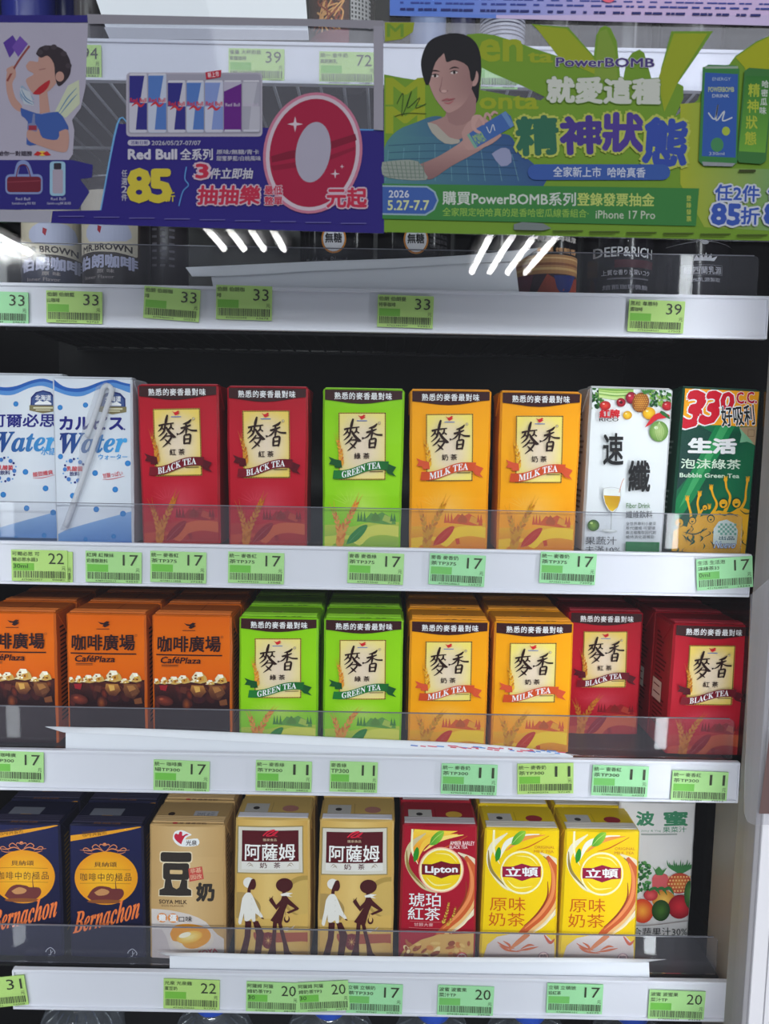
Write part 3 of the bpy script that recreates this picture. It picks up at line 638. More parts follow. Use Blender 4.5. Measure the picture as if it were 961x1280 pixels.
def assam_art(a):
    gold = (222, 184, 106)
    a.rect(420, 40, 960, 960, lambda x, y: mixc((226, 192, 118), (204, 160, 80), abs(x - 690) / 230), 8, 8)
    a.ell(875, 520, 120, 112, (176, 146, 76), n=30); a.ell(885, 530, 108, 98, (206, 172, 96), n=30); a.poly([(480, 500), (560, 500), (620, 540), (640, 590), (600, 660), (480, 670)], (176, 144, 84), smooth=3); a.poly([(450, 640), (700, 640), (960, 610), (960, 700), (700, 720), (450, 700)], (214, 176, 96), smooth=2)
    a.poly([(600, 716), (900, 720), (960, 740), (960, 780), (860, 768), (700, 772), (610, 760)], (168, 86, 62), smooth=2); a.ell(680, 760, 36, 46, (120, 44, 46), n=24)
    for k in range(8): a.stroke([(680, 760), (680 + 20 * math.cos(k * math.pi / 4), 760 + 24 * math.sin(k * math.pi / 4))], [3, 1], (222, 176, 110))
    a.rect(508, 138, 872, 396, (156, 136, 84)); a.rect(514, 144, 866, 390, (214, 208, 196)); a.rect(534, 162, 846, 372, (86, 22, 30)); a.rect(534, 330, 846, 372, (226, 222, 216))
    a.text('阿薩姆', 552, 234, 826, 322, (244, 242, 240), bold=.02); a.text('奶', 634, 334, 672, 364, (86, 30, 40), bold=.02); a.text('茶', 710, 334, 746, 364, (86, 30, 40), bold=.02)
    for s in (1, -1):
        for q in ([(0, 0), (14, -14), (34, -2)], [(10, 4), (22, -4), (36, 6)]): a.stroke([(690 + s * (q_[0] - 128) , 352 + q_[1]) for q_ in q], [1, 4, 1], (150, 130, 110))
    a.stroke([(650, 190), (680, 166), (716, 160), (668, 188), (706, 186), (734, 164), (700, 184), (730, 192)], [6, 7, 6, 5, 6, 5, 4, 2], (222, 36, 64)); a.text('匯泉食品', 652, 204, 726, 218, (206, 180, 150), bold=.02)
    D_ = (74, 28, 30); Wh = (232, 228, 222)
    # woman with a white cap and blouse
    a.ell(574, 444, 31, 29, Wh, n=20); a.poly([(588, 426), (606, 424), (614, 456), (604, 480), (586, 482), (584, 500), (568, 502), (570, 470)], D_, smooth=3)
    a.poly([(556, 560), (560, 660), (532, 700), (580, 700)], D_) if False else None
    a.poly([(556, 650), (590, 655), (584, 740), (566, 834), (528, 836), (552, 740)], D_); a.poly([(596, 652), (626, 652), (658, 720), (640, 838), (606, 832), (616, 730)], D_)
    a.poly([(526, 832), (566, 830), (562, 842), (528, 842)], D_); a.poly([(606, 826), (640, 836), (640, 846), (618, 842)], D_)
    a.poly([(560, 500), (584, 498), (604, 530), (630, 590), (652, 624), (642, 634), (612, 610), (612, 652), (596, 656), (590, 640), (572, 654), (552, 650), (550, 610), (534, 672), (518, 662), (530, 600), (540, 530)], Wh, smooth=2)
    for y in (530, 560, 590): a.ell(590, y, 1.8, 1.8, (140, 120, 110), n=6)
    a.stroke([(600, 520), (630, 560), (636, 610)], 1.6, (160, 140, 90)); a.ell(650, 636, 9, 4, D_, rot=20, n=8)
    # woman with round hair, bag and scarf
    a.ell(768, 456, 46, 38, D_, n=26); a.poly([(756, 488), (774, 488), (778, 512), (756, 512)], D_); a.poly([(746, 504), (780, 496), (814, 500), (790, 510), (812, 520), (776, 516), (752, 514)], Wh)
    a.poly([(756, 514), (780, 514), (792, 532), (846, 584), (840, 592), (790, 612), (778, 604), (822, 584), (784, 560), (768, 600), (752, 666), (722, 664), (692, 648), (720, 606), (742, 570), (724, 590), (694, 552), (684, 536), (700, 520), (710, 538), (724, 562), (748, 536)], D_)
    a.stroke([(700, 530), (706, 514)], 3, D_); a.stroke([(692, 534), (688, 520)], 3, D_)
    a.poly([(706, 656), (728, 660), (720, 760), (722, 834), (676, 836), (700, 760)], D_); a.poly([(732, 660), (752, 662), (772, 740), (794, 820), (812, 838), (764, 836), (760, 780)], D_)
    a.ell(780, 642, 16, 20, D_, n=16); a.ell(780, 634, 9, 16, gold, n=14); a.stroke([(774, 620), (770, 596)], 2, D_)
    a.poly([(752, 690), (784, 686), (800, 692), (824, 676), (812, 694), (780, 706), (758, 700)], (226, 218, 206))

def lipton_art(a, red):
    Rd = (168, 18, 42); Yl = (246, 206, 8)
    ox = 0 if red else 0
    if red: base, sw1, sw2, col_t = Rd, (250, 190, 50), (222, 200, 160), WHITE
    else: base, sw1, sw2, col_t = Yl, (236, 226, 200), (226, 214, 180), (206, 96, 26)
    L = 45 if red else 470     # left of the face in the crop
    X = lambda x: L + x
    a.rect(X(-60), 100, X(470), 960, base, 1, 1)
    if red: a.poly([(X(70), 150), (X(300), 160), (X(210), 190), (X(110), 230), (X(90), 330), (X(60), 280), (X(56), 200)], lambda x, y: mixc((252, 214, 70), (236, 120, 30), (y - 160) / 150))
    # big swirl round the disc
    S = lambda pts, w, c: a.stroke([(X(x), y) for x, y in pts], w, c, n=8)
    S([(130, 170), (50, 240), (36, 340), (110, 440), (190, 476)], [6, 30, 18, 22, 4], (238, 228, 200) if not red else (214, 196, 150))
    S([(30, 260), (46, 360), (130, 454)], [4, 16, 3], (150, 128, 66))
    S([(300, 176), (220, 186), (130, 220), (90, 300)], [3, 20, 28, 4], (240, 236, 222) if not red else (250, 200, 70))
    S([(330, 180), (210, 200), (120, 262)], [3, 22, 4], (234, 150, 70) if not red else (252, 220, 120))
    S([(60, 150), (60, 260), (90, 330)], [10, 12, 3], (250, 240, 200))
    S([(350, 186), (240, 240), (180, 256)], [3, 6, 2], (200, 90, 30))
    body = [(340, 290), (384, 380), (376, 500), (310, 600), (220, 680), (150, 760)]
    S([(300, 270), (388, 330), (412, 440), (380, 560), (300, 640), (240, 690)], [6, 40, 50, 46, 34, 10], (232, 216, 186))
    S([(320, 290), (370, 340), (396, 420)], [4, 12, 5], (140, 112, 70))
    S(body, [16, 50, 66, 56, 44, 14], (206, 96, 48)); S([(350, 320), (372, 400), (360, 500), (300, 590), (220, 664)], [6, 16, 18, 16, 4], (232, 140, 84)); S([(340, 420), (338, 500), (290, 580), (216, 650)], [3, 9, 9, 3], (150, 60, 30))
    S([(390, 420), (388, 520), (330, 610), (250, 680), (180, 750)], [4, 14, 16, 18, 8], (238, 186, 120)); S([(386, 560), (330, 640), (260, 690)], [3, 8, 3], (252, 234, 200))
    # leaves
    for q in ([(150, 230), (162, 190), (196, 160), (226, 160), (216, 196), (186, 226)], [(70, 320), (66, 280), (84, 242), (96, 262), (90, 300)]): a.poly([(X(x), y) for x, y in q], lambda x, y: mixc((44, 140, 40), (150, 200, 60), (x - X(120)) / 110), smooth=4)
    a.stroke([(X(152), 228), (X(186), 190), (X(222), 164)], [1, 3, 1], (190, 222, 120))
    # yellow disc with plaque
    cx, cy = X(212 if red else 206), 358 if red else 372
    if red: a.ell(cx, cy, 118, 118, (246, 170, 150), n=40)
    a.ell(cx, cy, 112, 112, (250, 240, 190), n=40); a.ell(cx, cy, 104, 102, (250, 222, 30), col2=(244, 204, 30), n=40); a.stroke([(cx - 76, cy + 40), (cx - 30, cy + 78), (cx + 50, cy + 72)], [2, 8, 2], (252, 240, 150)); a.stroke([(cx + 80, cy - 40), (cx + 40, cy - 78), (cx - 30, cy - 86)], [2, 6, 2], (252, 240, 150))
    P_ = (116, 18, 34) if red else (150, 24, 62)
    a.poly([(cx - 102, cy - 30), (cx - 50, cy - 30), (cx, cy - 46), (cx + 50, cy - 32), (cx + 100, cy - 30), (cx + 98, cy + 26), (cx + 48, cy + 28), (cx, cy + 44), (cx - 50, cy + 26), (cx - 102, cy + 24)], P_)
    if red: a.text('Lipton', cx - 82, cy - 20, cx + 84, cy + 24, WHITE, bold=.045)
    else: a.text('立頓', cx - 84, cy - 26, cx + 82, cy + 20, WHITE, bold=.04)
    if red:
        a.text('琥珀', X(45), 478, X(208), 548, WHITE, bold=.01); a.text('紅茶', X(40), 552, X(206), 620, WHITE, bold=.01); a.text('甘醇大麥', X(72), 634, X(170), 652, (236, 190, 190)); 
        a.stroke([(X(50), 626), (X(210), 630)], 1.4, (226, 140, 140)); a.stroke([(X(46), 660), (X(206), 664)], 1.4, (226, 140, 140))
        a.text('AMBER BARLEY', X(258), 212, X(388), 232, (250, 220, 220), bold=.02, rot=2); a.text('BLACK TEA', X(256), 234, X(350), 250, (250, 220, 220), bold=.02, rot=1)
        wheat(a, [(X(218), 640), (X(240), 580), (X(250), 530)], 8, 9, (214, 180, 70), (180, 130, 40), .6); wheat(a, [(X(240), 650), (X(270), 600), (X(284), 556)], 7, 8, (214, 180, 70), (180, 130, 40), .6)
        r = random.Random(9)
        a.poly([(X(-10), 830), (X(20), 780), (X(110), 720), (X(200), 690), (X(400), 690), (X(400), 960), (X(-10), 960)], (216, 170, 90), smooth=0)
        for i in range(60):
            a.ell(X(10 + r.random() * 370), 735 + r.random() * 150, 12 + r.random() * 16, 7 + r.random() * 8, r.choice([(178, 96, 46), (230, 190, 110), (246, 222, 160), (150, 70, 30), (210, 130, 60)]), rot=r.random() * 180, n=9)
        mk = (216, 60, 90)
    else:
        a.text('原味', X(40), 500, X(224), 572, (206, 96, 20), bold=.0); a.text('奶茶', X(34), 580, X(220), 652, (206, 96, 20), bold=.0)
        a.text('ORIGINAL', X(272), 236, X(380), 250, (206, 130, 40), bold=.01, rot=2); a.text('MILK TEA', X(270), 258, X(374), 272, (206, 130, 40), bold=.01, rot=2)
        a.poly([(X(10), 820), (X(30), 750), (X(80), 708), (X(160), 690), (X(260), 690), (X(330), 700), (X(370), 740), (X(380), 960), (X(10), 960)], lambda x, y: mixc((226, 216, 212), (190, 172, 170), (y - 700) / 130), smooth=0)
        for q in ([(80, 735), (120, 760), (170, 770)], [(110, 730), (140, 750), (150, 776)], [(200, 770), (240, 750), (270, 754)], [(180, 780), (240, 770), (290, 760)], [(90, 752), (130, 776), (200, 786)]): S(q, [3, 12, 2], (206, 104, 60))
        S([(240, 690), (180, 740), (140, 776)], [26, 22, 5], (216, 130, 80)); S([(320, 700), (350, 740), (376, 720)], [6, 16, 4], (206, 90, 60))
        mk = (170, 140, 150)
    for rr, cc in ((30, mk), (25, (250, 220, 214))): a.ell(X(315), 816, rr, rr, cc, n=20)
    a.text('糖', X(298), 800, X(332), 832, mk, bold=.03)

def pomi_art(a):
    a.rect(240, 60, 720, 760, (214, 212, 214)); G = (60, 130, 96); r = random.Random(2)
    a.text('波', 394, 150, 466, 208, G, bold=.05); a.text('蜜', 512, 150, 610, 210, G, bold=.05); a.text('果菜汁', 504, 214, 606, 238, G, bold=.01); a.text('Juicy & Veg', 412, 226, 496, 236, G); a.rect(412, 242, 566, 249, (150, 160, 156))
    for i in range(60): a.ell(378 + r.random() * 70, 360 + r.random() * 130, 10, 6, r.choice([(50, 120, 60), (90, 150, 80), (36, 90, 46)]), rot=r.random() * 180, n=7)
    for i in range(14): a.stroke([(578, 410), (530 + i * 8, 380), (520 + i * 10, 352 + (i % 3) * 10)], [9, 8, 1], (60, 120, 70))
    a.poly([(456, 430), (470, 412), (510, 410), (526, 430), (520, 500), (486, 560), (460, 500)], (206, 90, 96), smooth=3); a.poly([(456, 376), (470, 392), (486, 378), (500, 396), (520, 384), (500, 416), (476, 416)], (70, 130, 70))
    a.ell(574, 452, 54, 44, (214, 130, 60), col2=(180, 60, 50), n=24)
    for i in range(8):
        for j in range(5): a.ell(528 + i * 13 + (j % 2) * 6, 424 + j * 15, 4, 4, (240, 200, 130), n=6)
    for x, y, w, h, c1, c2 in ((505, 520, 50, 40, (236, 190, 90), (190, 120, 40)), (576, 552, 52, 52, (214, 50, 62), (140, 20, 34)), (415, 568, 48, 52, (246, 170, 60), (206, 50, 30)), (494, 566, 40, 46, (70, 110, 40), (30, 60, 26)), (346, 590, 40, 46, (220, 60, 50), (150, 20, 30)), (620, 500, 26, 60, (80, 130, 60), (40, 80, 40)), (450, 500, 30, 24, (216, 90, 90), (170, 40, 50))): a.ell(x, y, w, h, c1, col2=c2, n=22)
    for x in (470, 500, 530): a.stroke([(440 + (x - 470), 480), (x, 470), (x + 20, 500)], [8, 14, 2], (50, 110, 56))
    a.text('綜合蔬果汁30%', 330, 640, 610, 678, (50, 54, 56)); a.stroke([(300, 622), (420, 630), (622, 612)], 4, (160, 150, 150))

# ---------------------------------------------------------------- the setting
Y_DOOR = 0.50
XF = P(917, 1265, Y_DOOR).x          # inner edge of the white door frame
XW = P(916, 1250, .62).x
dark = mat('dark_liner', (24, 23, 25), rough=0.35, noise=0.1, scale=8)
rail_m = mat('white_rail_plastic', (214, 214, 224), rough=0.34, noise=0.02, scale=12)
wire_m = mat('coated_wire', (206, 208, 214), rough=0.3)
frame_m = mat('white_frame_metal', (226, 227, 232), rough=0.35, noise=0.02, scale=10)
Z_TOP, Z_BOT = 1.86, 0.56
SLP = (P(952, 487, .642).x - P(916, 1250, .62).x) / (P(480, 487, .642).z - P(480, 1250, .62).z)   # the side of the cabinet splays outward a little toward the top
Z4 = P(480, 1250, .62).z
XWL = -0.43
def splay(mb, k=1.0, z_off=0.0, z_ref=None):
    z_ref = Z4 if z_ref is None else z_ref
    mb.v = [(x + SLP * k * (z + z_off - z_ref), y, z) for x, y, z in mb.v]; return mb
def structure(name, mb, m, parent=None):
    o = mb.obj(name, m, parent)
    if not parent: o['kind'] = 'structure'
    return o
structure('wall_back', MB().box(XWL, XW, Y_BACK, Y_BACK + 0.03, Z_BOT, Z_TOP), dark)
structure('wall_left', MB().box(XWL - .02, XWL, 0.515, Y_BACK + 0.03, Z_BOT, Z_TOP), dark)
wr = structure('wall_right', splay(MB().box(XW, XW + 0.02, 0.515, Y_BACK + .03, Z_BOT, Z_TOP)), mat('side_liner', (30, 28, 30), rough=0.16, noise=0.15, scale=5))
structure('ceiling', MB().box(XWL - .02, XW + .02, 0.515, Y_BACK + 0.03, Z_TOP, Z_TOP + 0.03), dark)
structure('floor', MB().box(XWL - .02, XW + .02, 0.485, Y_BACK + 0.03, Z_BOT - 0.03, Z_BOT), dark)
structure('trim_1', splay(MB().box(XW - 0.004, XW, 0.60, 0.668, Z_BOT, RAILS[3][1] + .003, 0.001)), mat('warm_grey_trim', (150, 142, 132), rough=0.4, noise=.1, scale=6))

# glazed door: pane, white stile with two grooves, rubber gasket; its left stile stands outside the view
door = empty('door_1', (0, Y_DOOR, Z_BOT)); door['kind'] = 'structure'
zz0, zz1 = 0.0, Z_TOP - Z_BOT
KD = (P(953, 744, Y_DOOR).x - P(917, 1265, Y_DOOR).x) / (P(480, 744, Y_DOOR).z - P(480, 1265, Y_DOOR).z) / SLP
ZD = P(917, 1265, Y_DOOR).z
g = MB().add([(x, y, z) for z in (zz0, zz1) for y in (-.0025, .0025) for x in (-.46, XF + .002 + SLP * KD * (z + Z_BOT - ZD))], [(0, 2, 3, 1), (4, 5, 7, 6), (0, 1, 5, 4), (2, 6, 7, 3), (0, 4, 6, 2), (1, 3, 7, 5)]).obj('door_pane', clear_mat('door_glass', (251, 253, 253), gloss=0.022, rough=0.0), door)
splay(MB().box(XF, XF + 0.0035, -0.012, 0.014, zz0, zz1, .001), KD, Z_BOT, ZD).obj('gasket', mat('grey_gasket', (150, 150, 154), rough=.5), door)
splay(MB().box(XF + .0035, XF + 0.0132, -0.014, 0.014, zz0, zz1, .0008), KD, Z_BOT, ZD).obj('stile', frame_m, door)
splay(MB().box(XF + .0128, XF + 0.0140, -0.0125, 0.014, zz0, zz1), KD, Z_BOT, ZD).obj('groove', mat('groove_grey', (90, 90, 96), rough=.5), door)
splay(MB().box(XF + .0138, XF + 0.0178, -0.014, 0.014, zz0, zz1, .0006), KD, Z_BOT, ZD).obj('stile', frame_m, door)
splay(MB().box(XF + .0176, XF + 0.0186, -0.0125, 0.014, zz0, zz1), KD, Z_BOT, ZD).obj('groove', MATS['groove_grey'], door)
splay(MB().box(XF + .0184, XF + 0.075, -0.015, 0.014, zz0, zz1, .001), KD, Z_BOT, ZD).obj('stile', mat('frame_grey', (168, 166, 172), rough=.4), door)  # outer part of the stile, a greyer tone than the white
MB().box(-0.52, -0.46, -0.014, 0.014, zz0, zz1, .001).obj('stile', frame_m, door)

# ceiling lamps of the shop, mirrored in the door glass: four bare tubes in a white tray
for lx, ly in ((-1.02, -4.35), (-3.05, -4.6), (0.92, -5.0)):
    t = empty('ceiling_lamp', (lx, ly, 2.80), label={-1.02: 'shop ceiling lamp seen as four bright bars in the glass above the white paper', -3.05: 'shop ceiling lamp mirrored in the glass at the far left beside the brown coffee cans', 0.92: 'shop ceiling lamp mirrored faintly in the glass left of the flame-patterned can'}[lx], cat='lamp', group='shop ceiling lamps mirrored in the door')
    MB().box(-.32, .32, -.65, .65, 0.03, 0.06).obj('lamp_tray', mat('lamp_tray_grey', (60, 60, 64)), t)
    for k in range(4):
        MB().tube([(-.225 + .15 * k, -.6, 0), (-.225 + .15 * k, .6, 0)], .022, 12).obj('lamp_tube', mat('tube_glow', (255, 252, 250), emis=46), t, smooth=True)

# ---------------------------------------------------------------- shelves
SH_LABEL = {0: 'top shelf with bright wires, half hidden by the two posters', 1: 'second shelf from the top with canned coffee and 33 dollar tags',
            2: 'shelf under the upper row of tall tea cartons', 3: 'shelf under the deep row of orange, green and yellow cartons', 4: 'lowest shelf with dark blue, gold and red drink cartons'}
LIPTOP = {1: 312, 2: 636, 3: 891, 4: 1164}
XRR = {0: P(961, 80, .62).x + .0, 1: P(959, 395, .62).x, 2: P(936.5, 720, .62).x, 3: P(922.5, 978, .62).x, 4: P(912, 1250, .62).x}
lip_m = clear_mat('clear_lip', (253, 253, 254), gloss=0.025, rough=0.05, haze=0.035, hazecol=(190, 190, 205))
for k in range(5):
    zt, zb = RAILS[k]; xr = XRR[k] if k > 1 else min(XRR[k], XW + SLP * (zt - Z4) - .001); xl = P(17, 1236, Y_RAIL).x if k == 4 else -0.40
    s = empty('cooler_shelf', (0, Y_RAIL, zt), label=SH_LABEL[k], cat='shelf', group='shelves of the drinks cooler')
    h = zt - zb; m = MB()
    m.box(xl, xr, 0.0, 0.0022, -h, 0, 0)
    m.obj('price_rail', rail_m, s)
    rm = MB().box(xl, xr, -.0016, .0035, -.0022, 0.0004, .0006); rm.obj('rail_rim', rail_m, s)
    rm = MB().box(xl, xr, -.0022, .0035, -h - .0006, -h + .0016, .0006); rm.obj('rail_rim', rail_m, s)
    MB().box(xl, xl + .0015, -.0018, .004, -h, 0, 0).obj('rail_end', rail_m, s); MB().box(xr - .0012, xr, -.0018, .004, -h, 0).obj('rail_end', rail_m, s)
    w = MB(); zf = -0.003 - .0034
    x = -0.395
    while x < xr - .004:
        w.tube([(x, .009, zf), (x, .39, zf)], .0013, 6); x += 0.0197
    for y in (.03, .2, .385): w.tube([(-.40, y, zf - .0026), (xr - .002, y, zf - .0026)], .0018 if y > .1 else .0022, 8)
    o = w.obj('wire_grid', wire_m if k == 0 else mat('shaded_wire', (120, 120, 124), rough=.4), s, smooth=True)  # lower shelves: same white wire, dimmer light put into a greyer colour
    if k: MB().box(-.40, xr - .006, .0105, .39, -.0050, -.0031).obj('slide_mat', mat('black_slide_mat', (30, 29, 31), rough=.3, noise=.1, scale=30), s)
    if k:
        lt = P(480, LIPTOP[k], Y_LIP).z - zt; xe = xr - {1: .004, 2: .003, 3: .001, 4: .008}[k]
        r = .004; dy = Y_LIP - Y_RAIL
        prof = [(-.40, -.002), (xe, -.002), (xe, lt - r)] + [(xe - r + r * math.cos(R(a)), lt - r + r * math.sin(R(a))) for a in (20, 45, 70)] + [(xe - r, lt), (-.40, lt)]
        n = len(prof); vs = [(a, dy - .0006, b) for a, b in prof] + [(a, dy + .0006, b) for a, b in prof]
        mesh_obj('clear_lip', vs, [tuple(range(n)), tuple(range(n, 2 * n))[::-1]] + [(i, i + n, (i + 1) % n + n, (i + 1) % n) for i in range(n)], lip_m, s)
        MB().box(-.40, xe - r, dy - .0007, dy + .0007, lt, lt + .0006).obj('lip_edge', mat('lip_edge_grey', (118, 118, 128), rough=.2), s)

# ---------------------------------------------------------------- price tags
def price_tag(rail, cx, cy, num, l1, l2, label, rot=0.0, mint=0, l3='', w=68, h=37.5, lift=0.0, cut=0):
    p = P(cx, cy, Y_RAIL); k = 0.6315 / 960
    W, H = w * k * (1 + (p.z - 1.4) * -.16), h * k * 1.02 * (1 + (p.z - 1.4) * -.16)
    t = empty('price_tag', (p.x, Y_RAIL - .0018 - lift, p.z), (0, R(rot), 0), label=label, cat='price tag', group='green price tags on the shelf rails')
    base = [(176, 212, 118), (156, 216, 160), (166, 214, 138)][mint]; blk = [(116, 184, 62), (112, 186, 96), (110, 186, 70)][mint]
    MB().box(-W / 2, W / 2, -.0003, .0005, -H / 2, H / 2).obj('card', mat('tag_card_%d' % mint, base, rough=.5, noise=.05, scale=150), t)
    a = Art(lambda u, v: ((u / 69 - .5) * W, (.5 - v / 38) * H), step=.00001); a.grp = 'barcode'
    a.clip = (-W / 2, W / 2, -H / 2, H / 2)
    a.rect(2, 16, 28, 25, blk, grp='colour_block')
    ink = (52, 58, 40); r = random.Random(int(cx * 7 + cy)); u = 2.5
    while u < 66:
        q = r.choice((.7, .9, 1.3)); a.rect(u, 25.5, u + q, 34, ink); u += q + r.choice((.7, .9, 1.0))
    a.text('47%08d' % r.randrange(10 ** 8), 12, 35, 38, 37, ink); a.text('%05d' % r.randrange(10 ** 5), 50, 35, 65, 37, ink)
    if l1: a.text(l1, 1.5, 2, min(1.5 + 5.6 * len(l1), 43), 7, ink, bold=.01)
    if l2: a.text(l2, 1.5, 9, min(1.5 + 5.2 * len(l2), 40), 14, ink, bold=.01)
    if l3: a.text(l3, 2.5, 17, 2.5 + 4.5 * len(l3), 22, ink)
    a.text(num, 46 if len(num) == 2 else 50, 3.4, 65, 16.5, ink, bold=.0)
    a.text('元', 62, 19.5, 67, 24, ink)
    a.build(t, lambda x, z, d: (x, -.0003 - d, z), m=mat('tag_print', attr=True, rough=.5, noise=.01))
    return t
T = price_tag
T(0, 93, 78, '94', '', '', 'yellow green price tag reading 94, its left half behind the poster'); T(0, 321, 83, '39', '雀巢 大杯即飲', '拿鐵咖啡', 'price tag reading 39 on the top rail behind the printed cans'); T(0, 434, 87, '72', '統一 金牛奶', '高鈣鮮乳', 'price tag reading 72 at the right edge of the blue poster')
T(0, 612, 92, '55', '', '鮮奶茶', 'price tag seen through the clear crescent right of the poster man', mint=2)
T(1, 2, 385, '33', '伯朗 咖啡', '', 'price tag reading 33 cut off by the left edge of the photo', mint=1, rot=.8)
T(1, 94, 384.5, '33', '伯朗 伯朗藍', '山咖啡', 'price tag reading 33 under the left brown coffee can', rot=.8)
T(1, 215.5, 380.5, '33', '伯朗 伯朗咖', '啡', 'crooked price tag reading 33 set high on the second rail', rot=3.5)
T(1, 305.5, 379, '33', '伯朗 伯朗咖', '啡', 'price tag reading 33 under the left tip of the curled white paper', rot=.8, h=40)
T(1, 506.5, 390, '33', '伯朗 伯朗曼', '特寧咖啡', 'price tag reading 33 alone in the middle of the second rail', rot=1)
T(1, 819, 396, '39', '黑松 韋恩特', '濃咖啡', 'price tag reading 39 at the right of the second rail', rot=1.2)
T(2, 64, 708, '', '', '', 'spare green tag peeking out behind the 22 tag', rot=1, w=54, mint=0, lift=-.0004)
T(2, 51, 706.5, '22', '可爾必思 可', '爾必思水語3', 'price tag reading 22 under the blue and white water cartons', rot=0, l3='30ml', lift=.0005)
T(2, 143, 708.5, '17', '紅牌 紅辣妹', '奶香酥飲料', 'price tag reading 17 left of the first black tea carton', rot=.8, mint=2)
T(2, 223.5, 708.5, '17', '統一 麥香紅', '茶TP375', 'price tag reading 17 under the left tall black tea carton', rot=.8, mint=2)
T(2, 320.5, 709.5, '17', '統一 麥香紅', '茶TP375', 'price tag reading 17 under the right tall black tea carton', rot=.8, mint=2)
T(2, 469.5, 710, '17', '麥香 麥香綠', '茶TP375', 'price tag reading 17 right of the tall green tea carton', rot=1.3, mint=2)
T(2, 571, 712, '17', '麥香 麥香奶', '茶TP375', 'mint price tag reading 17 under the left tall milk tea carton', rot=2, mint=1)
T(2, 709, 710, '17', '統一 麥香奶', '茶TP375', 'price tag reading 17 right of the right tall milk tea carton', rot=1.5, mint=1)
T(2, 904, 716, '17', '生活 生活泡', '沫綠茶33', 'price tag tilted upward reading 17 at the right end of the third rail', rot=-5, l3='0ml', mint=1, lift=.0004)
T(3, 21, 957, '17', '統一 咖啡廣', '場TP300', 'price tag reading 17 at the far left of the fourth rail', rot=1, mint=2)
T(3, 227.5, 968.5, '17', '統一 咖啡廣', '場TP300', 'price tag reading 17 below the right orange coffee carton', rot=1.2, mint=2)
T(3, 355, 969, '11', '統一 麥香綠', '茶TP300', 'price tag reading 11 below the left short green tea carton', rot=.8, mint=2)
T(3, 442, 970, '11', ' 麥香綠', 'TP300', 'narrower price tag reading 11 below the right short green tea carton', rot=.8, mint=2, w=58)
T(3, 586, 973, '11', '統一 麥香奶', '茶TP300', 'mint price tag reading 11 below the left short milk tea carton', rot=.8, mint=1)
T(3, 681, 972, '11', '統一 麥香奶', '茶TP300', 'yellow green price tag reading 11 below the right short milk tea carton', rot=-2, mint=0)
T(3, 774, 975, '11', '統一 麥香紅', '茶TP300', 'mint price tag reading 11 under the pushed-back black tea carton', rot=1, mint=1)
T(3, 873, 982, '11', '統一 麥香紅', '茶TP300', 'last price tag reading 11 under the front black tea carton', rot=1, mint=2)
T(4, 0, 1238, '31', '', '', 'tilted price tag reading 31 over the left end of the lowest rail', rot=-7, lift=.0005)
T(4, 240, 1241, '22', '光泉 光泉雞', '蛋豆奶', 'price tag reading 22 below the soya milk carton', rot=1, mint=0)
T(4, 341, 1244.5, '20', '阿薩姆 阿薩', '姆奶茶TP3', 'left one of two touching price tags reading 20', rot=1, l3='30', mint=2, w=64)
T(4, 404.5, 1243, '20', '阿薩姆 阿薩', '姆奶茶TP3', 'tilted right one of two touching price tags reading 20', rot=-4, l3='30', lift=.0006, mint=2, w=62)
T(4, 468, 1246.5, '17', '立頓 立頓奶', '茶TP330', 'price tag reading 17 just right of the tilted 20 tag', rot=1, mint=1)
T(4, 581.5, 1249, '20', '波蜜 波蜜果', '菜汁TP', 'mint price tag reading 20 alone below the red and yellow tea cartons', rot=1, mint=1)
T(4, 717.5, 1246.5, '17', '立頓 立頓琥', '珀紅茶', 'price tag reading 17 below the rightmost yellow milk tea carton', rot=.5, mint=1)
T(4, 844.5, 1255, '20', '波蜜 波蜜果', '菜汁TP', 'price tag reading 20 at the right end of the lowest rail', rot=1, mint=2)

# ---------------------------------------------------------------- cartons on the shelves
def face_x(x0, x1, y, Y): a, b = P(x0, y, Y), P(x1, y, Y); return (a.x + b.x) / 2, abs(b.x - a.x), (a.z + b.z) / 2
DEP = 0.042
def proto(kind, row, x0, x1, y, crop, draw, body, tilt=0.0, Y=Y_FACE, remap=None, **kw):
    cx, W, zt = face_x(x0, x1, y, Y); fl = FLOOR[row]
    a = Art(px_map(*crop, cx, fl, Y, R(tilt), remap)); draw(a)
    c = carton(kind, W, zt - fl, kw.pop('D', DEP), body, a, **kw)
    c['W'] = W; c['D'] = DEP; c['H'] = zt - fl
    del c['W'], c['D'], c['H']
    return c, W, zt - fl
def put(c, row, x0, x1, y, label, cat='drink carton', group=None, Y=Y_FACE, tilt=0.0, yaw=0.0, first=False, D=DEP, scale=None):
    o = c if first else copy_tree(c)
    cx, W, _ = face_x(x0, x1, y, Y)
    o.location = (cx, Y + D / 2, FLOOR[row] + W / 2 * abs(math.sin(R(tilt)))); o.rotation_euler = (0, R(tilt), R(yaw))
    tag(o, label, cat, group)
    if scale: o.scale = scale
    return o
ORD = ('front', 'second', 'third', 'fourth', 'fifth')
def column(c, row, x0, x1, y, label, n, group, first=True, Y=Y_FACE, tilt=0.0, yaw=0.0, shift=0.0, what=''):
    rnd = random.Random(x0); cx, W, _ = face_x(x0, x1, y, Y)
    for k in range(n):
        o = c if (first and k == 0) else copy_tree(c)
        tl = tilt + (rnd.uniform(-.25, .25) if k else 0)
        o.location = (cx + shift * k + (rnd.uniform(-.0008, .0008) if k else 0), Y + DEP / 2 + k * (DEP + .0022), FLOOR[row] + W / 2 * abs(math.sin(R(tl))))
        o.rotation_euler = (0, R(tl), R(yaw))
        tag(o, label if k == 0 else '%s carton back behind the %s' % (ORD[k], what), 'drink carton', group)

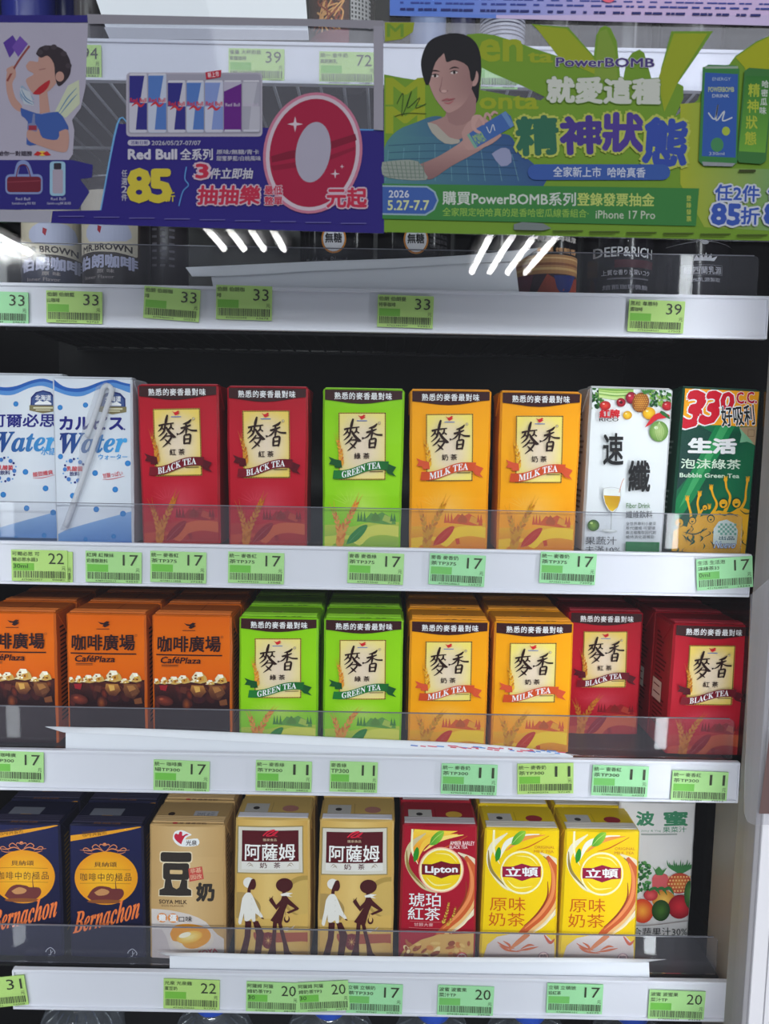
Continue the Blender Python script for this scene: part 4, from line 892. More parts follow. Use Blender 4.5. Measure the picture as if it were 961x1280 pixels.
def tea_top(c):
    def f(t):
        b = c['body']
        t.rect(.36, .50, .52, .66, mixc(b, (230, 220, 220), .55)); t.rect(.38, .52, .5, .64, mixc(b, (90, 20, 50), .6)); t.rect(.0, .42, 1, .44, mixc(b, (255, 255, 255), .35)); t.rect(.0, .72, 1, .74, mixc(b, (255, 255, 255), .25))
        t.ell(.16, .6, .03, .05, (50, 60, 30), n=8); t.text('麥香', .44, .88, .6, .97, mixc(b, (20, 20, 10), .7)); t.text('麥香', .66, .88, .8, .97, mixc(b, (20, 20, 10), .7))
        t.rect(.6, .5, .9, .51, mixc(b, (30, 30, 10), .5)); t.rect(.6, .56, .86, .57, mixc(b, (30, 30, 10), .5))
    return f
def dark_side(col, n=22, pale=None):
    def f(t):
        r = random.Random(4)
        for i in range(n):
            y = .12 + i * .034; t.rect(.18, y, .4 + r.random() * .38, y + .014, col)
        if pale: t.rect(.12, .5, .6, .66, pale); t.rect(.18, .54, .5, .55, col); t.rect(.18, .6, .54, .61, col)
    return f

# upper row of tall cartons
G2 = 'tall cartons on the upper carton shelf'
C5 = (0, 450, 3.314)
c, W, H = proto('milk_water_carton', 2, 65.8, 164.4, 472, C5, lambda a: calpis_art(a, True), (206, 210, 220), seed=3, taper=(.985, 1), waist=.0)
# wrapped bendy straw glued to its front
st = MB(); cxj, _, _ = face_x(65.8, 164.4, 472, Y_FACE)
def sp(x, y, d=.0035): q = P(0 + x / 3.314, 450 + y / 3.314, Y_FACE); return (q.x - cxj, -DEP / 2 - d, q.z - FLOOR[2])
st.tube([sp(*q) for q in spline([(278, 688), (330, 540), (396, 350), (450, 190), (468, 130), (455, 108), (436, 116), (424, 150), (396, 236), (366, 318)], 5)], .0021, 10)
st.obj('bendy_straw', mat('white_straw', (238, 240, 244), rough=.25), c, smooth=True)
sv = [sp(x, y, .0058) for x, y in [(262, 700), (330, 520), (344, 318), (410, 112), (450, 92), (490, 118), (478, 170), (400, 420), (292, 702)]]
mesh_obj('straw_wrapper', sv + [(x, y + .0003, z) for x, y, z in sv], [tuple(range(9))[::-1], tuple(range(9, 18))] + [(i, (i + 1) % 9, (i + 1) % 9 + 9, i + 9) for i in range(9)], clear_mat('straw_film', (253, 253, 254), gloss=.10, rough=.12, haze=.08), c)
put(c, 2, 65.8, 164.4, 472, 'white and blue milk water carton with Japanese letters and a wrapped straw', group=G2, first=True)
c, W, H = proto('milk_water_carton', 2, -22, 77, 467.5, (0 - 88.4 + 1.5, 450 - 2.4 + 1, 3.314), lambda a: calpis_art(a, False), (206, 210, 220), seed=8, Y=.664, taper=(.985, 1))
put(c, 2, -22, 77, 467.5, 'white and blue milk water carton with Chinese letters at the left edge', group=G2, first=True, Y=.664)
G375 = (270, 450, 3.844)
def tea375(k, seed):
    c, W, H = proto('tea_carton', 2, 404.6, 504.8, 486, G375, lambda a: tea_art(a, k), TEA[k]['body'], tilt=0, seed=seed, taper=(.975, 1.0), waist=.012, amp=.0013, top=tea_top(TEA[k]))
    return c
cb = tea375('black', 21); put(cb, 2, 174.8, 276.5, 480, 'tall red black tea carton beside the white carton with a straw', group=G2, first=True, tilt=-1.0)
put(cb, 2, 284.5, 386.2, 485, 'tall red black tea carton left of the green one', group=G2, tilt=-.3)
put(tea375('green', 22), 2, 404.6, 504.8, 486, 'tall lime green tea carton in the middle of the upper carton row', group=G2, first=True)
cm = tea375('milk', 23); put(cm, 2, 515.5, 614.5, 489, 'tall yellow milk tea carton beside the green one, dented at its right edge', group=G2, first=True, tilt=-.4)
put(cm, 2, 626, 726.5, 488, 'tall yellow milk tea carton left of the white fibre drink', group=G2, tilt=.1)
C4 = (720, 470, 4.178)
c, W, H = proto('fibre_drink_carton', 2, 736.6, 839, 485.5, C4, rico_art, (206, 208, 210), seed=5, tilt=.8, taper=(.985, 1), side=dark_side((120, 110, 100)))
put(c, 2, 735.6, 838, 485.5, 'white fibre drink carton with vegetables along its top', group=G2, first=True, tilt=.8)
c, W, H = proto('green_tea_carton', 2, 850.6, 947, 487, C4, bubble_art, (14, 72, 52), seed=6, tilt=.6, taper=(1.01, 1), side=dark_side((150, 170, 160)))
put(c, 2, 848.6, 945, 487, 'dark green bubble tea carton reading 330 C.C., last on the right', group=G2, first=True, tilt=1.6)

# middle row, several deep
G3 = 'short cartons standing several deep on the middle shelf'
cf, W, H = proto('coffee_carton', 3, 190.4, 289, 769, (80, 740, 4.368), cafe_art, (206, 96, 12), seed=31, amp=.0008, side=dark_side((60, 30, 20)), top=lambda t: (t.rect(0, .4, 1, .42, (240, 160, 100)), t.rect(.55, 0, .56, 1, (150, 60, 10)), t.ell(.3, .62, .05, .07, (60, 30, 20), n=8), t.rect(0, .8, 1, .81, (150, 60, 10))))
column(cf, 3, -30.5, 69, 766, 'orange coffee carton cut by the left edge of the photo', 4, G3, what='leftmost orange coffee carton')
column(cf, 3, 82.6, 182, 766, 'second orange coffee carton from the left', 4, G3, first=False, what='middle orange coffee carton')
column(cf, 3, 190.4, 289, 769, 'orange coffee carton beside the green tea cartons', 4, G3, first=False, what='orange coffee carton beside the green ones')
def tea300(k, seed):
    return proto('tea_carton', 3, 299.8, 397.5, 771.6, (290, 720, 4.178), lambda a: tea_art(a, k), TEA[k]['body'], remap=tea300_map, seed=seed, amp=.0009, top=tea_top(TEA[k]), side=dark_side(mixc(TEA[k]['body'], (40, 30, 20), .55), pale=(226, 214, 206) if k == 'black' else None))[0]
c = tea300('green', 41)
column(c, 3, 299.8, 397.5, 771.6, 'short lime green tea carton beside the orange coffee', 4, G3, what='left short green tea carton')
column(c, 3, 405.8, 503.5, 774, 'short lime green tea carton beside the yellow milk tea', 4, G3, first=False, what='right short green tea carton')
c = tea300('milk', 42)
column(c, 3, 513.5, 611, 774, 'short yellow milk tea carton beside the green tea', 4, G3, what='left short milk tea carton')
column(c, 3, 619, 716.5, 775, 'short yellow milk tea carton beside the pushed-back red carton', 4, G3, first=False, what='right short milk tea carton')
c = tea300('black', 43)
column(c, 3, 712.5, 804.5, 753, 'short red black tea carton standing back in the shade, front one missing', 3, G3, Y=Y_FACE + .0442, what='red carton that stands back in the shade')
column(c, 3, 839.5, 937.2, 781, 'short red black tea carton at the front right corner', 4, G3, first=False, tilt=.9, yaw=1.5, shift=-.0012, what='red carton in the front right corner')

# lowest row
G4 = 'cartons on the lowest shelf'
def paper_top(body, band, logo):
    def f(t):
        t.rect(.06, .36, .4, .86 - .12, (196, 190, 186)); t.ell(.22, .56, .05, .07, (50, 44, 44), n=8)
        t.ell(.72, .56, .12, .14, logo, n=16); t.rect(.45, .3, .455, .9, mixc(body, (0, 0, 0), .3)); t.rect(0, .76, 1, .93, band); t.rect(.14, .83, .86, .85, mixc(band, (90, 70, 60), .6))
    return f
c, W, H = proto('coffee_drink_carton', 4, 86, 178.5, 1031, (0, 970, 3.203), bern_art, (24, 24, 54), seed=51, amp=.0009, D=DEP, taper=(1.02, .985), side=dark_side((150, 120, 70)), fin=(44, 40, 66), top=lambda t: (t.rect(.16, .3, .62, .8, (120, 122, 136)), t.rect(.34, .6, .5, .88, (236, 176, 40)), t.ell(.42, .74, .05, .08, (190, 40, 50), n=10), t.text('貝納頌', .3, .9, .7, .98, (150, 100, 70))))
column(c, 4, -18, 74.5, 1029, 'dark blue coffee carton cut by the left edge of the photo', 2, G4, what='leftmost dark blue carton')
column(c, 4, 86, 178.5, 1031, 'dark blue coffee carton beside the soya milk', 2, G4, first=False, what='dark blue carton beside the soya milk')
c, W, H = proto('soya_milk_carton', 4, 186.8, 281, 1031, (180, 1000, 4.368), soya_art, (196, 158, 104), seed=52, taper=(1.01, .985), side=dark_side((80, 60, 50)), top=lambda t: (t.ell(.2, .55, .05, .08, (60, 40, 30), n=10), t.rect(.52, .4, .86, .72, (190, 186, 192)), t.text('3M5 8元', .56, .46, .82, .66, (120, 120, 130)), t.text('光泉 雞蛋豆奶', .3, .9, .76, .98, (80, 50, 40)), t.ell(.32, .94, .04, .04, (196, 50, 60), n=8)))
column(c, 4, 186.8, 281, 1031, 'gold soya milk carton with a bowl picture', 2, G4, what='soya milk carton')
c, W, H = proto('milk_tea_carton', 4, 294.5, 387, 1023, (180, 1000, 4.368), assam_art, (214, 176, 100), seed=53, taper=(1.025, .985), fin=(196, 192, 200), finy=(0.04, .22), top=paper_top((206, 170, 100), (206, 196, 190), (180, 120, 110)))
column(c, 4, 294.5, 387, 1024, 'gold milk tea carton with two walking figures beside the soya milk', 2, G4, what='left gold milk tea carton')
column(c, 4, 401, 491.5, 1026, 'gold milk tea carton with two walking figures beside the red tea', 2, G4, first=False, what='right gold milk tea carton')
c, W, H = proto('tea_drink_carton', 4, 503.5, 597, 1031, (490, 1000, 4.178), lambda a: lipton_art(a, True), (164, 18, 40), seed=54, taper=(1.025, .985), fin=(176, 168, 172), finy=(0.06, .3), top=paper_top((150, 16, 36), (190, 180, 184), (220, 170, 60)))
column(c, 4, 503, 597, 1031, 'red barley tea carton with a yellow disc', 2, G4, what='red barley tea carton')
c, W, H = proto('tea_drink_carton', 4, 606, 699.5, 1036, (490, 1000, 4.178), lambda a: lipton_art(a, False), (238, 200, 6), seed=55, taper=(1.025, .985), fin=(196, 188, 180), finy=(0.06, .3), top=paper_top((226, 190, 10), (206, 198, 186), (160, 40, 50)))
column(c, 4, 606, 699.5, 1036, 'yellow milk tea carton beside the red tea carton', 3, G4, what='left yellow milk tea carton')
column(c, 4, 706.5, 800, 1036, 'yellow milk tea carton beside the white vegetable juice', 3, G4, first=False, what='right yellow milk tea carton')
c, W, H = proto('juice_carton', 4, 775, 869.5, 1002, (680, 970, 3.42), pomi_art, (208, 206, 208), seed=56, Y=.684, taper=(.99, 1), side=dark_side((140, 140, 140)))
put(c, 4, 775, 869.5, 1002, 'white vegetable juice carton standing back at the right end', group=G4, first=True, Y=.684)

# ---------------------------------------------------------------- printed sheets stuck on the door glass
def sheet(kind, outline, Y, draw, label, cat, holes=(), m=None, back=(200, 200, 205), group=None, thick=.0003, ink=None, clip=None, dim=1.0):
    o0 = P(*outline[0], Y); t = empty(kind, tuple(o0), label=label, cat=cat, group=group)
    pts = [P(x, y, Y) - o0 for x, y in outline]; hl = [[P(x, y, Y) - o0 for x, y in h] for h in holes]
    loops = [[Vector((p.x, p.z, 0)) for p in pts]] + [[Vector((p.x, p.z, 0)) for p in h] for h in hl]
    fl = [p for l in loops for p in l]; tri = geometry.tessellate_polygon(loops); n = len(fl)
    vs = [(p.x, 0, p.y) for p in fl] + [(p.x, thick, p.y) for p in fl]; fs = [tuple(q) for q in tri] + [tuple(i + n for i in q)[::-1] for q in tri]; k = 0
    for l in loops:
        m_ = len(l); fs += [(k + i, k + i + n, k + (i + 1) % m_ + n, k + (i + 1) % m_) for i in range(m_)]; k += m_
    mesh_obj('sheet', vs, fs, m or mat('sheet_%d_%d_%d' % back, back, rough=.4, noise=.02), t)
    a = Art(lambda x, y: ((P(x, y, Y) - o0).x, (P(x, y, Y) - o0).z), step=.000006); a.dim = dim; draw(a)
    if clip: c0, c1 = P(clip[0], clip[3], Y) - o0, P(clip[2], clip[1], Y) - o0; a.clip = (c0.x, c1.x, c0.z, c1.z)
    a.build(t, lambda x, z, d: (x, -.00005 - d, z), m=ink or mat('poster_ink', attr=True, rough=.6, noise=.03, spec=.15))
    return t
YP = Y_DOOR - .0032
film = clear_mat('poster_film', (240, 241, 246), gloss=.05, rough=.05, haze=.05, hazecol=(200, 200, 210))
BL = (40, 30, 124); GR = (166, 162, 178)
A_ = lambda q: [(x / 4.004, y / 4.004) for x, y in q]
B_ = lambda q: [(230 + x / 3.844, y / 3.844) for x, y in q]
C_ = lambda q: [(470 + x / 3.844, y / 3.844) for x, y in q]
D_ = lambda q: [(710 + x / 3.829, y / 3.829) for x, y in q]

def cartoon(a):
    a.rect(-30, 19, 110, 28, (44, 38, 124))
    a.poly([(-30, 28), (110, 29), (107, 108), (101, 135), (90, 150), (93, 163), (91, 193), (86, 200), (-30, 200)], (176, 172, 190))
    a.poly([(-30, 200), (90, 200), (116, 206), (115, 222), (100, 224), (112, 240), (98, 262), (-30, 262)], (42, 38, 124))
    sk = (188, 146, 134); dk = (150, 104, 100)
    # raised arm with a phone on a stick
    a.poly(A_([(40, 340), (72, 330), (80, 380), (62, 420), (78, 490), (110, 530), (100, 560), (60, 530), (36, 470), (30, 400)]), sk, smooth=3)
    a.stroke(A_([(148, 230), (90, 310), (36, 406)]), 2.6, (140, 66, 62)); a.poly(A_([(16, 214), (64, 176), (82, 206), (70, 262), (48, 290)]), (86, 56, 150)); a.poly(A_([(60, 236), (100, 180), (140, 220), (92, 286)]), (110, 76, 168)); a.ell(13, 88, 5, 4, sk)
    # wings
    for pts, w in (([(300, 580), (350, 510), (380, 430)], 3), ([(290, 560), (330, 500), (376, 450)], 2), ([(310, 580), (360, 530), (378, 480)], 2), ([(300, 570), (340, 520), (370, 466)], 1.4), ([(110, 430), (104, 480), (130, 520)], 2), ([(104, 456), (130, 500), (170, 520)], 2), ([(110, 430), (140, 460), (170, 500)], 1.5)):
        a.stroke(A_(pts), w, (140, 166, 190))
    a.poly(A_([(100, 440), (150, 460), (170, 530), (120, 520)]), (186, 196, 204)); a.poly(A_([(270, 570), (340, 430), (396, 400), (400, 520), (330, 590)]), (196, 204, 176))
    for q in ([(290, 570), (340, 490), (384, 440)], [(296, 580), (352, 510), (388, 470)], [(108, 448), (130, 490), (170, 514)], [(106, 470), (130, 505), (165, 524)]): a.stroke(A_(q), [.6, 1.5, .5], (96, 130, 170))
    # head thrown back: long nose, open mouth, dark curls
    a.poly(A_([(196, 470), (236, 450), (250, 560), (200, 570)]), sk)
    a.poly(A_([(130, 330), (150, 306), (190, 310), (196, 280), (240, 262), (290, 290), (300, 380), (262, 440), (220, 470), (170, 470), (140, 430), (132, 396), (170, 372), (140, 352)]), sk, smooth=3)
    a.poly(A_([(164, 470), (196, 436), (250, 400), (240, 440), (200, 474)]), (176, 40, 50), smooth=2)
    a.poly(A_([(180, 270), (200, 238), (250, 228), (310, 244), (350, 300), (352, 370), (316, 420), (290, 430), (276, 380), (270, 320), (240, 280), (206, 290)]), (52, 44, 52), smooth=3)
    for x, y in ((200, 262), (230, 240), (270, 236), (320, 270), (344, 330)): a.ell(x / 4.004, y / 4.004, 4, 3.4, (66, 58, 66), n=10)
    a.ell(300 / 4.004, 384 / 4.004, 5.4, 6.4, sk, n=14); a.stroke(A_([(196, 350), (230, 344)]), 1, dk)
    # blue shirt and forearm holding a can
    a.poly(A_([(104, 540), (160, 560), (210, 572), (290, 560), (330, 610), (344, 650), (300, 660), (286, 700), (150, 730), (134, 700), (140, 610), (108, 580)]), (60, 92, 164), smooth=2)
    a.poly(A_([(296, 660), (340, 650), (344, 730), (316, 764), (200, 730), (140, 700), (140, 650), (190, 640), (214, 690), (290, 700)]), sk, smooth=3)
    a.poly(A_([(140, 620), (160, 616), (166, 570), (176, 570), (176, 616), (192, 640), (184, 660), (142, 650)]), (120, 130, 170)); a.rect(36, 157, 46, 163, (150, 50, 70))
    a.text('給你一對翅膀', -2, 189, 40, 195, (50, 40, 60), bold=.03); a.ell(53, 192, 5, 3.2, (230, 190, 70)); a.poly([(42, 194), (47, 189), (53, 192), (48, 195)], (190, 40, 44)); a.poly([(64, 194), (59, 189), (53, 192), (58, 195)], (190, 40, 44))
    # bag and flask
    a.rrect(7, 218, 53.5, 243, 6, (130, 146, 196)); a.stroke([(20, 222), (24, 205), (34, 205), (40, 222)], 5, (130, 146, 196)); a.rrect(9, 221, 51.5, 240.5, 4, (112, 34, 52)); a.stroke([(20, 224), (24.5, 208), (34, 208), (39, 224)], 1.3, (112, 40, 56)); a.stroke([(9, 228), (52, 226)], 1, (146, 60, 76))
    a.rrect(62.5, 202, 82, 245, 4, (150, 190, 214)); a.rrect(66, 212, 79, 242, 2, (170, 160, 176)); a.rrect(67.5, 204, 77, 212, 1.5, (50, 46, 60))
    for x0, x1, s1, s2 in ((20, 38, 'Red Bull', 'Salzburg包包'), (64, 82, 'Red Bull', 'Salzburg保溫瓶')): a.text(s1, x0, 247, x1, 250.5, (190, 190, 214)); a.text(s2, x0 - 5, 252.5, x1 + 7, 256.5, (190, 190, 214))

def bluepromo(a):
    a.poly([(147, 155), (480, 164), (480, 292), (64, 279), (66, 264), (126, 263)], BL)
    a.stroke([(126, 263), (147, 155), (160, 155)], [1.6, 2.4, 1], (110, 170, 220)); a.stroke([(380, 160), (440, 162), (476, 163)], [1, 2, 1.6], (90, 150, 210))
    a.rect(66, 262, 480, 263.5, (60, 52, 140)) if False else None
    a.rrect(158, 91, 328, 171, 5, (180, 176, 190)); a.rrect(160, 93, 326, 168, 4, (160, 158, 174))
    for x0, x1, y0, c1, c2 in ((162, 184, 92, (44, 44, 130), (196, 196, 210)), (185.5, 208, 92, (80, 120, 190), (190, 200, 220)), (210, 232, 101, (44, 44, 130), (196, 196, 210)), (233.5, 255, 101, (80, 120, 190), (190, 200, 220)), (256.5, 279, 101, (130, 150, 206), (196, 200, 220)), (280, 302, 101, (100, 30, 130), (180, 176, 196)), (303.5, 325, 101, (186, 186, 198), (166, 166, 180))):
        a.rrect(x0, y0, x1, 166, 2.5, c2); m_ = (y0 + 166) / 2; w_ = x1 - x0
        if c1 != (100, 30, 130): a.poly([(x0, y0 + 3), (x0 + w_ * .85, y0 + 3), (x0 + w_ * .6, m_), (x0, m_)], c1); a.poly([(x0 + w_ * .36, 163), (x0 + w_ * .5, m_), (x1, m_), (x1, 163)], c1)
        else: a.poly([(x0, y0 + 14), (x1, y0 + 4), (x1, 164), (x0, 164)], c1)
        a.rect(x0 + 1, y0, x1 - 1, y0 + 2, (210, 210, 220)); a.rect(x0 + 1, 162.5, x1 - 1, 165, (200, 200, 214))
        if x0 < 280: a.text('Red Bull', x0 + 1, m_ - 6, x1 - 1, m_ - 1, (196, 44, 60), bold=.04); a.stroke([(x0 + 3, m_ + 4), (x0 + 9, m_), (x0 + 14, m_ + 4), (x1 - 3, m_)], [1, 3, 3, 1], (196, 50, 64))
        else: a.text('Red Bull', x0 + 2, m_ - 4, x1 - 2, m_, (190, 180, 200), bold=.02)
    a.poly([(257, 91), (277, 88), (276, 97), (258, 100)], (190, 34, 60)); a.text('新上市', 260, 90.5, 274, 97, (230, 214, 220), bold=.03, rot=-8)
    w = (186, 184, 200)
    a.rrect(160, 175.5, 188, 182.5, 3.4, (190, 188, 204)); a.text('活動日期', 164, 176.8, 185, 181.2, BL, bold=.02); a.text('2026/05/27-07/07', 190, 176.5, 251, 182, w, bold=.02)
    a.text('Red Bull', 161, 187.5, 221, 199.5, (200, 198, 212), bold=.05); a.text('全系列', 226, 186.5, 266, 200.5, (200, 198, 212), bold=.035); a.text('原味/無糖/青卡', 271, 187.5, 324, 193.5, w, bold=.02); a.text('甜蜜夢藍/白桃風味', 271, 195.5, 326, 201.5, w, bold=.02)
    for i, ch in enumerate('任選2件'): a.text(ch, 152.5, 213 + i * 10, 159.5, 221.5 + i * 10, w, bold=.02)
    a.text('8', 161.5, 213, 187, 252, (206, 190, 60), bold=.06); a.text('5', 189, 214, 213, 252, (206, 190, 60), bold=.06); a.text('折', 207, 241, 219, 252.5, (206, 190, 60), bold=.03)
    a.stroke([(233.5, 209), (231.5, 224), (236, 232), (229, 240), (224, 258)], 1.4, (90, 150, 214))
    R_ = (190, 40, 72); pk = (206, 180, 196)
    a.text('3', 246, 206, 260, 223, R_, bold=.05, outline=(pk, .09)); a.text('件立即抽', 263.5, 211, 316, 224, (196, 194, 208), bold=.04, shear=.15)
    a.text('抽抽樂', 248, 233, 325, 256, R_, bold=.045, outline=(pk, .07), shear=.1)
    # the big nought
    a.ell(391, 192, 61.5, 76, (196, 120, 146), rot=10, n=48); a.ell(391, 192, 58, 72.5, (206, 190, 202), rot=10, n=48); a.ell(391, 192, 53.5, 68, (164, 22, 64), rot=10, n=48)
    a.poly([(339, 196), (360, 190), (400, 182), (444, 168), (446, 176), (400, 192), (360, 200), (340, 204)], (128, 14, 50)); a.poly([(339, 208), (400, 199), (444, 184), (444, 188), (400, 206), (342, 214)], (140, 16, 54))
    a.ell(391.5, 191, 21.5, 38, (172, 168, 186), rot=9, n=40)
    for x, y, r_ in ((369, 156, 10), (419, 218, 6), (427.5, 209, 3)): a.poly([(x, y - r_), (x + r_ * .18, y - r_ * .18), (x + r_, y), (x + r_ * .18, y + r_ * .18), (x, y + r_), (x - r_ * .18, y + r_ * .18), (x - r_, y), (x - r_ * .18, y - r_ * .18)], (214, 196, 208))
    a.text('元起', 409, 236, 458, 260, R_, bold=.045, outline=(pk, .07)); a.text('最低', 331, 233, 353, 244, R_, bold=.04, outline=(pk, .07)); a.text('整單', 331, 246.5, 353, 257, R_, bold=.04, outline=(pk, .07))
    for i in range(9): a.rect(74 + i * 44, 270.5 + i * 1.1, 106 + i * 44, 271.6 + i * 1.1, (106, 102, 170))
# one die-cut sheet with the blue print; its clear backing carries the grey border
sheet('promotion_poster', [(-30, 19), (110, 19), (478, 27), (479, 292), (64, 279), (-30, 277)], YP, lambda a: (cartoon(a), bluepromo(a),
    a.poly([(110, 19), (479, 27), (479, 38), (385, 34), (111, 31)], (150, 148, 158)), a.poly([(467, 34), (479, 34), (479, 164), (467, 163)], (160, 158, 170)), a.poly([(-30, 262), (66, 264), (63, 279), (-30, 277)], (168, 168, 182))),
    'blue energy drink promotion sheet with a big red 0 on the glass', 'poster', m=film, dim=.55)

def person(a):
    sk = (186, 148, 142); sh = (140, 104, 104); hr = (30, 30, 36)
    a.poly(C_([(30, 900), (36, 720), (100, 630), (190, 590), (270, 560), (330, 570), (420, 650), (480, 660), (560, 650), (640, 650), (690, 730), (800, 900)]), lambda x, y: mixc((80, 132, 140), (52, 86, 140), (x - 490) / 110), smooth=3)
    for i in range(9): a.stroke(C_([(60 + i * 74, 690 + abs(i - 3) * 10), (44 + i * 80, 870)]), .8, (104, 150, 166))
    for i in range(5): a.stroke(C_([(60, 700 + i * 34), (300, 690 + i * 36), (680, 700 + i * 36)]), .7, (46, 78, 112))
    a.poly(C_([(555, 740), (600, 712), (640, 720), (650, 780), (600, 800)]), (150, 156, 190), smooth=2)
    a.poly(C_([(250, 590), (330, 560), (345, 520), (440, 540), (480, 600), (420, 660), (360, 676), (300, 650)]), mixc(sk, sh, .35), smooth=3)
    a.poly(C_([(246, 590), (290, 600), (350, 660), (400, 672), (392, 690), (330, 690), (270, 640)]), (176, 172, 160), smooth=2)
    a.poly(C_([(222, 360), (216, 290), (250, 205), (320, 168), (400, 162), (464, 190), (498, 250), (505, 340), (496, 420), (490, 480), (470, 500), (458, 440), (340, 300), (250, 400), (236, 400)]), hr, smooth=4)
    a.poly(C_([(330, 500), (460, 430), (478, 540), (420, 600), (350, 590)]), mixc(sk, sh, .6), smooth=2)
    a.ell(470 + 472 / 3.844, 378 / 3.844, 5, 10, sk, rot=8)
    a.poly(C_([(246, 380), (250, 290), (330, 250), (430, 270), (462, 350), (458, 430), (420, 500), (370, 536), (340, 540), (310, 510), (276, 460)]), lambda x, y: mixc(sk, sh, max(0, (x - 575) / 22)), smooth=4)
    a.poly(C_([(236, 400), (226, 330), (262, 220), (350, 190), (330, 250), (286, 300), (262, 380), (250, 410)]), hr, smooth=3); a.poly(C_([(320, 240), (340, 190), (430, 200), (480, 280), (476, 370), (456, 390), (440, 320), (380, 290), (340, 300), (330, 270)]), hr, smooth=3)
    for x0, x1, y, s in ((262, 304, 366, 6), (352, 398, 350, -8)):
        cx, cy = 470 + (x0 + x1) / 2 / 3.844, y / 3.844
        a.ell(cx, cy, 4.6, 1.7, (226, 214, 210), rot=s, n=12); a.ell(cx, cy, 1.8, 1.8, (26, 20, 24), n=10); a.stroke([(cx - 5, cy - .6), (cx, cy - 2.2), (cx + 5, cy - 1)], [.8, 1.4, .7], (40, 26, 30)); a.stroke([(cx - 6, cy - 5 - s * .1), (cx, cy - 6.6), (cx + 6, cy - 5.4)], [.8, 2, .7], (44, 32, 36))
    a.stroke(C_([(318, 370), (312, 410), (306, 436), (328, 446), (346, 436)]), [.4, .9, 1.4, 1.4, .8], sh); a.ell(470 + 326 / 3.844, 440 / 3.844, 3.6, 1.8, mixc(sk, (255, 220, 210), .3), n=10)
    a.stroke(C_([(316, 484), (340, 478), (352, 480), (378, 474)]), [1, 2.6, 2.4, .8], (166, 92, 98)); a.stroke(C_([(326, 494), (350, 498), (372, 484)]), [1, 2.4, .8], (176, 104, 108)); a.stroke(C_([(314, 486), (348, 486), (380, 476)]), .5, (90, 44, 50))
    # forearm, cuff, hand closed round the can
    a.poly(C_([(210, 790), (300, 752), (400, 690), (440, 660), (520, 700), (470, 740), (360, 800), (270, 860), (230, 850)]), lambda x, y: mixc(sk, sh, (y - 180) / 40), smooth=3)
    a.poly(C_([(30, 780), (120, 770), (200, 776), (234, 830), (240, 866), (100, 862), (30, 840)]), (150, 160, 150), smooth=2)
    for i in range(9): a.stroke(C_([(50 + i * 22, 776), (70 + i * 20, 860)]), .8, (100, 120, 110))
    for i in range(4): a.stroke(C_([(36, 795 + i * 18), (232, 800 + i * 18)]), .7, (110, 126, 120))
    a.poly(C_([(410, 640), (440, 590), (500, 560), (560, 600), (600, 640), (560, 690), (480, 720), (430, 716)]), sk, smooth=3)
    a.poly(C_([(436, 650), (470, 626), (620, 536), (646, 560), (662, 606), (500, 700), (474, 716)]), (64, 104, 172)); a.poly(C_([(436, 650), (446, 642), (486, 708), (474, 716)]), (120, 170, 150)); a.poly(C_([(600, 548), (622, 536), (662, 604), (644, 616)]), (100, 140, 190))
    a.stroke(C_([(530, 610), (546, 640), (560, 600), (570, 630)]), .9, (216, 222, 226)); a.text('POWER', 470 + 470 / 3.844, 640 / 3.844, 470 + 520 / 3.844, 690 / 3.844, (150, 190, 110), rot=-30, bold=.04)
    for q, w in (([(500, 640), (470, 620), (466, 570), (486, 556)], [3, 4.4, 4, 2.6]), ([(470, 600), (490, 560), (512, 580), (516, 602)], [3, 4, 3.6, 2.4]), ([(520, 570), (530, 548), (546, 560), (548, 578)], [3, 3.6, 3.2, 2]), ([(552, 556), (566, 540), (584, 548)], [3, 3.2, 2]), ([(600, 650), (560, 680), (500, 712)], [2.4, 4, 3])): a.stroke(C_(q), w, mixc(sk, (230, 190, 180), .25) if w[0] == 3 else sk)
    a.stroke(C_([(100, 500), (130, 450), (124, 560), (170, 440), (150, 520), (210, 470), (190, 520), (240, 500)]), .8, (40, 60, 30)); a.stroke(C_([(90, 560), (150, 546), (240, 548)]), .7, (40, 60, 30))

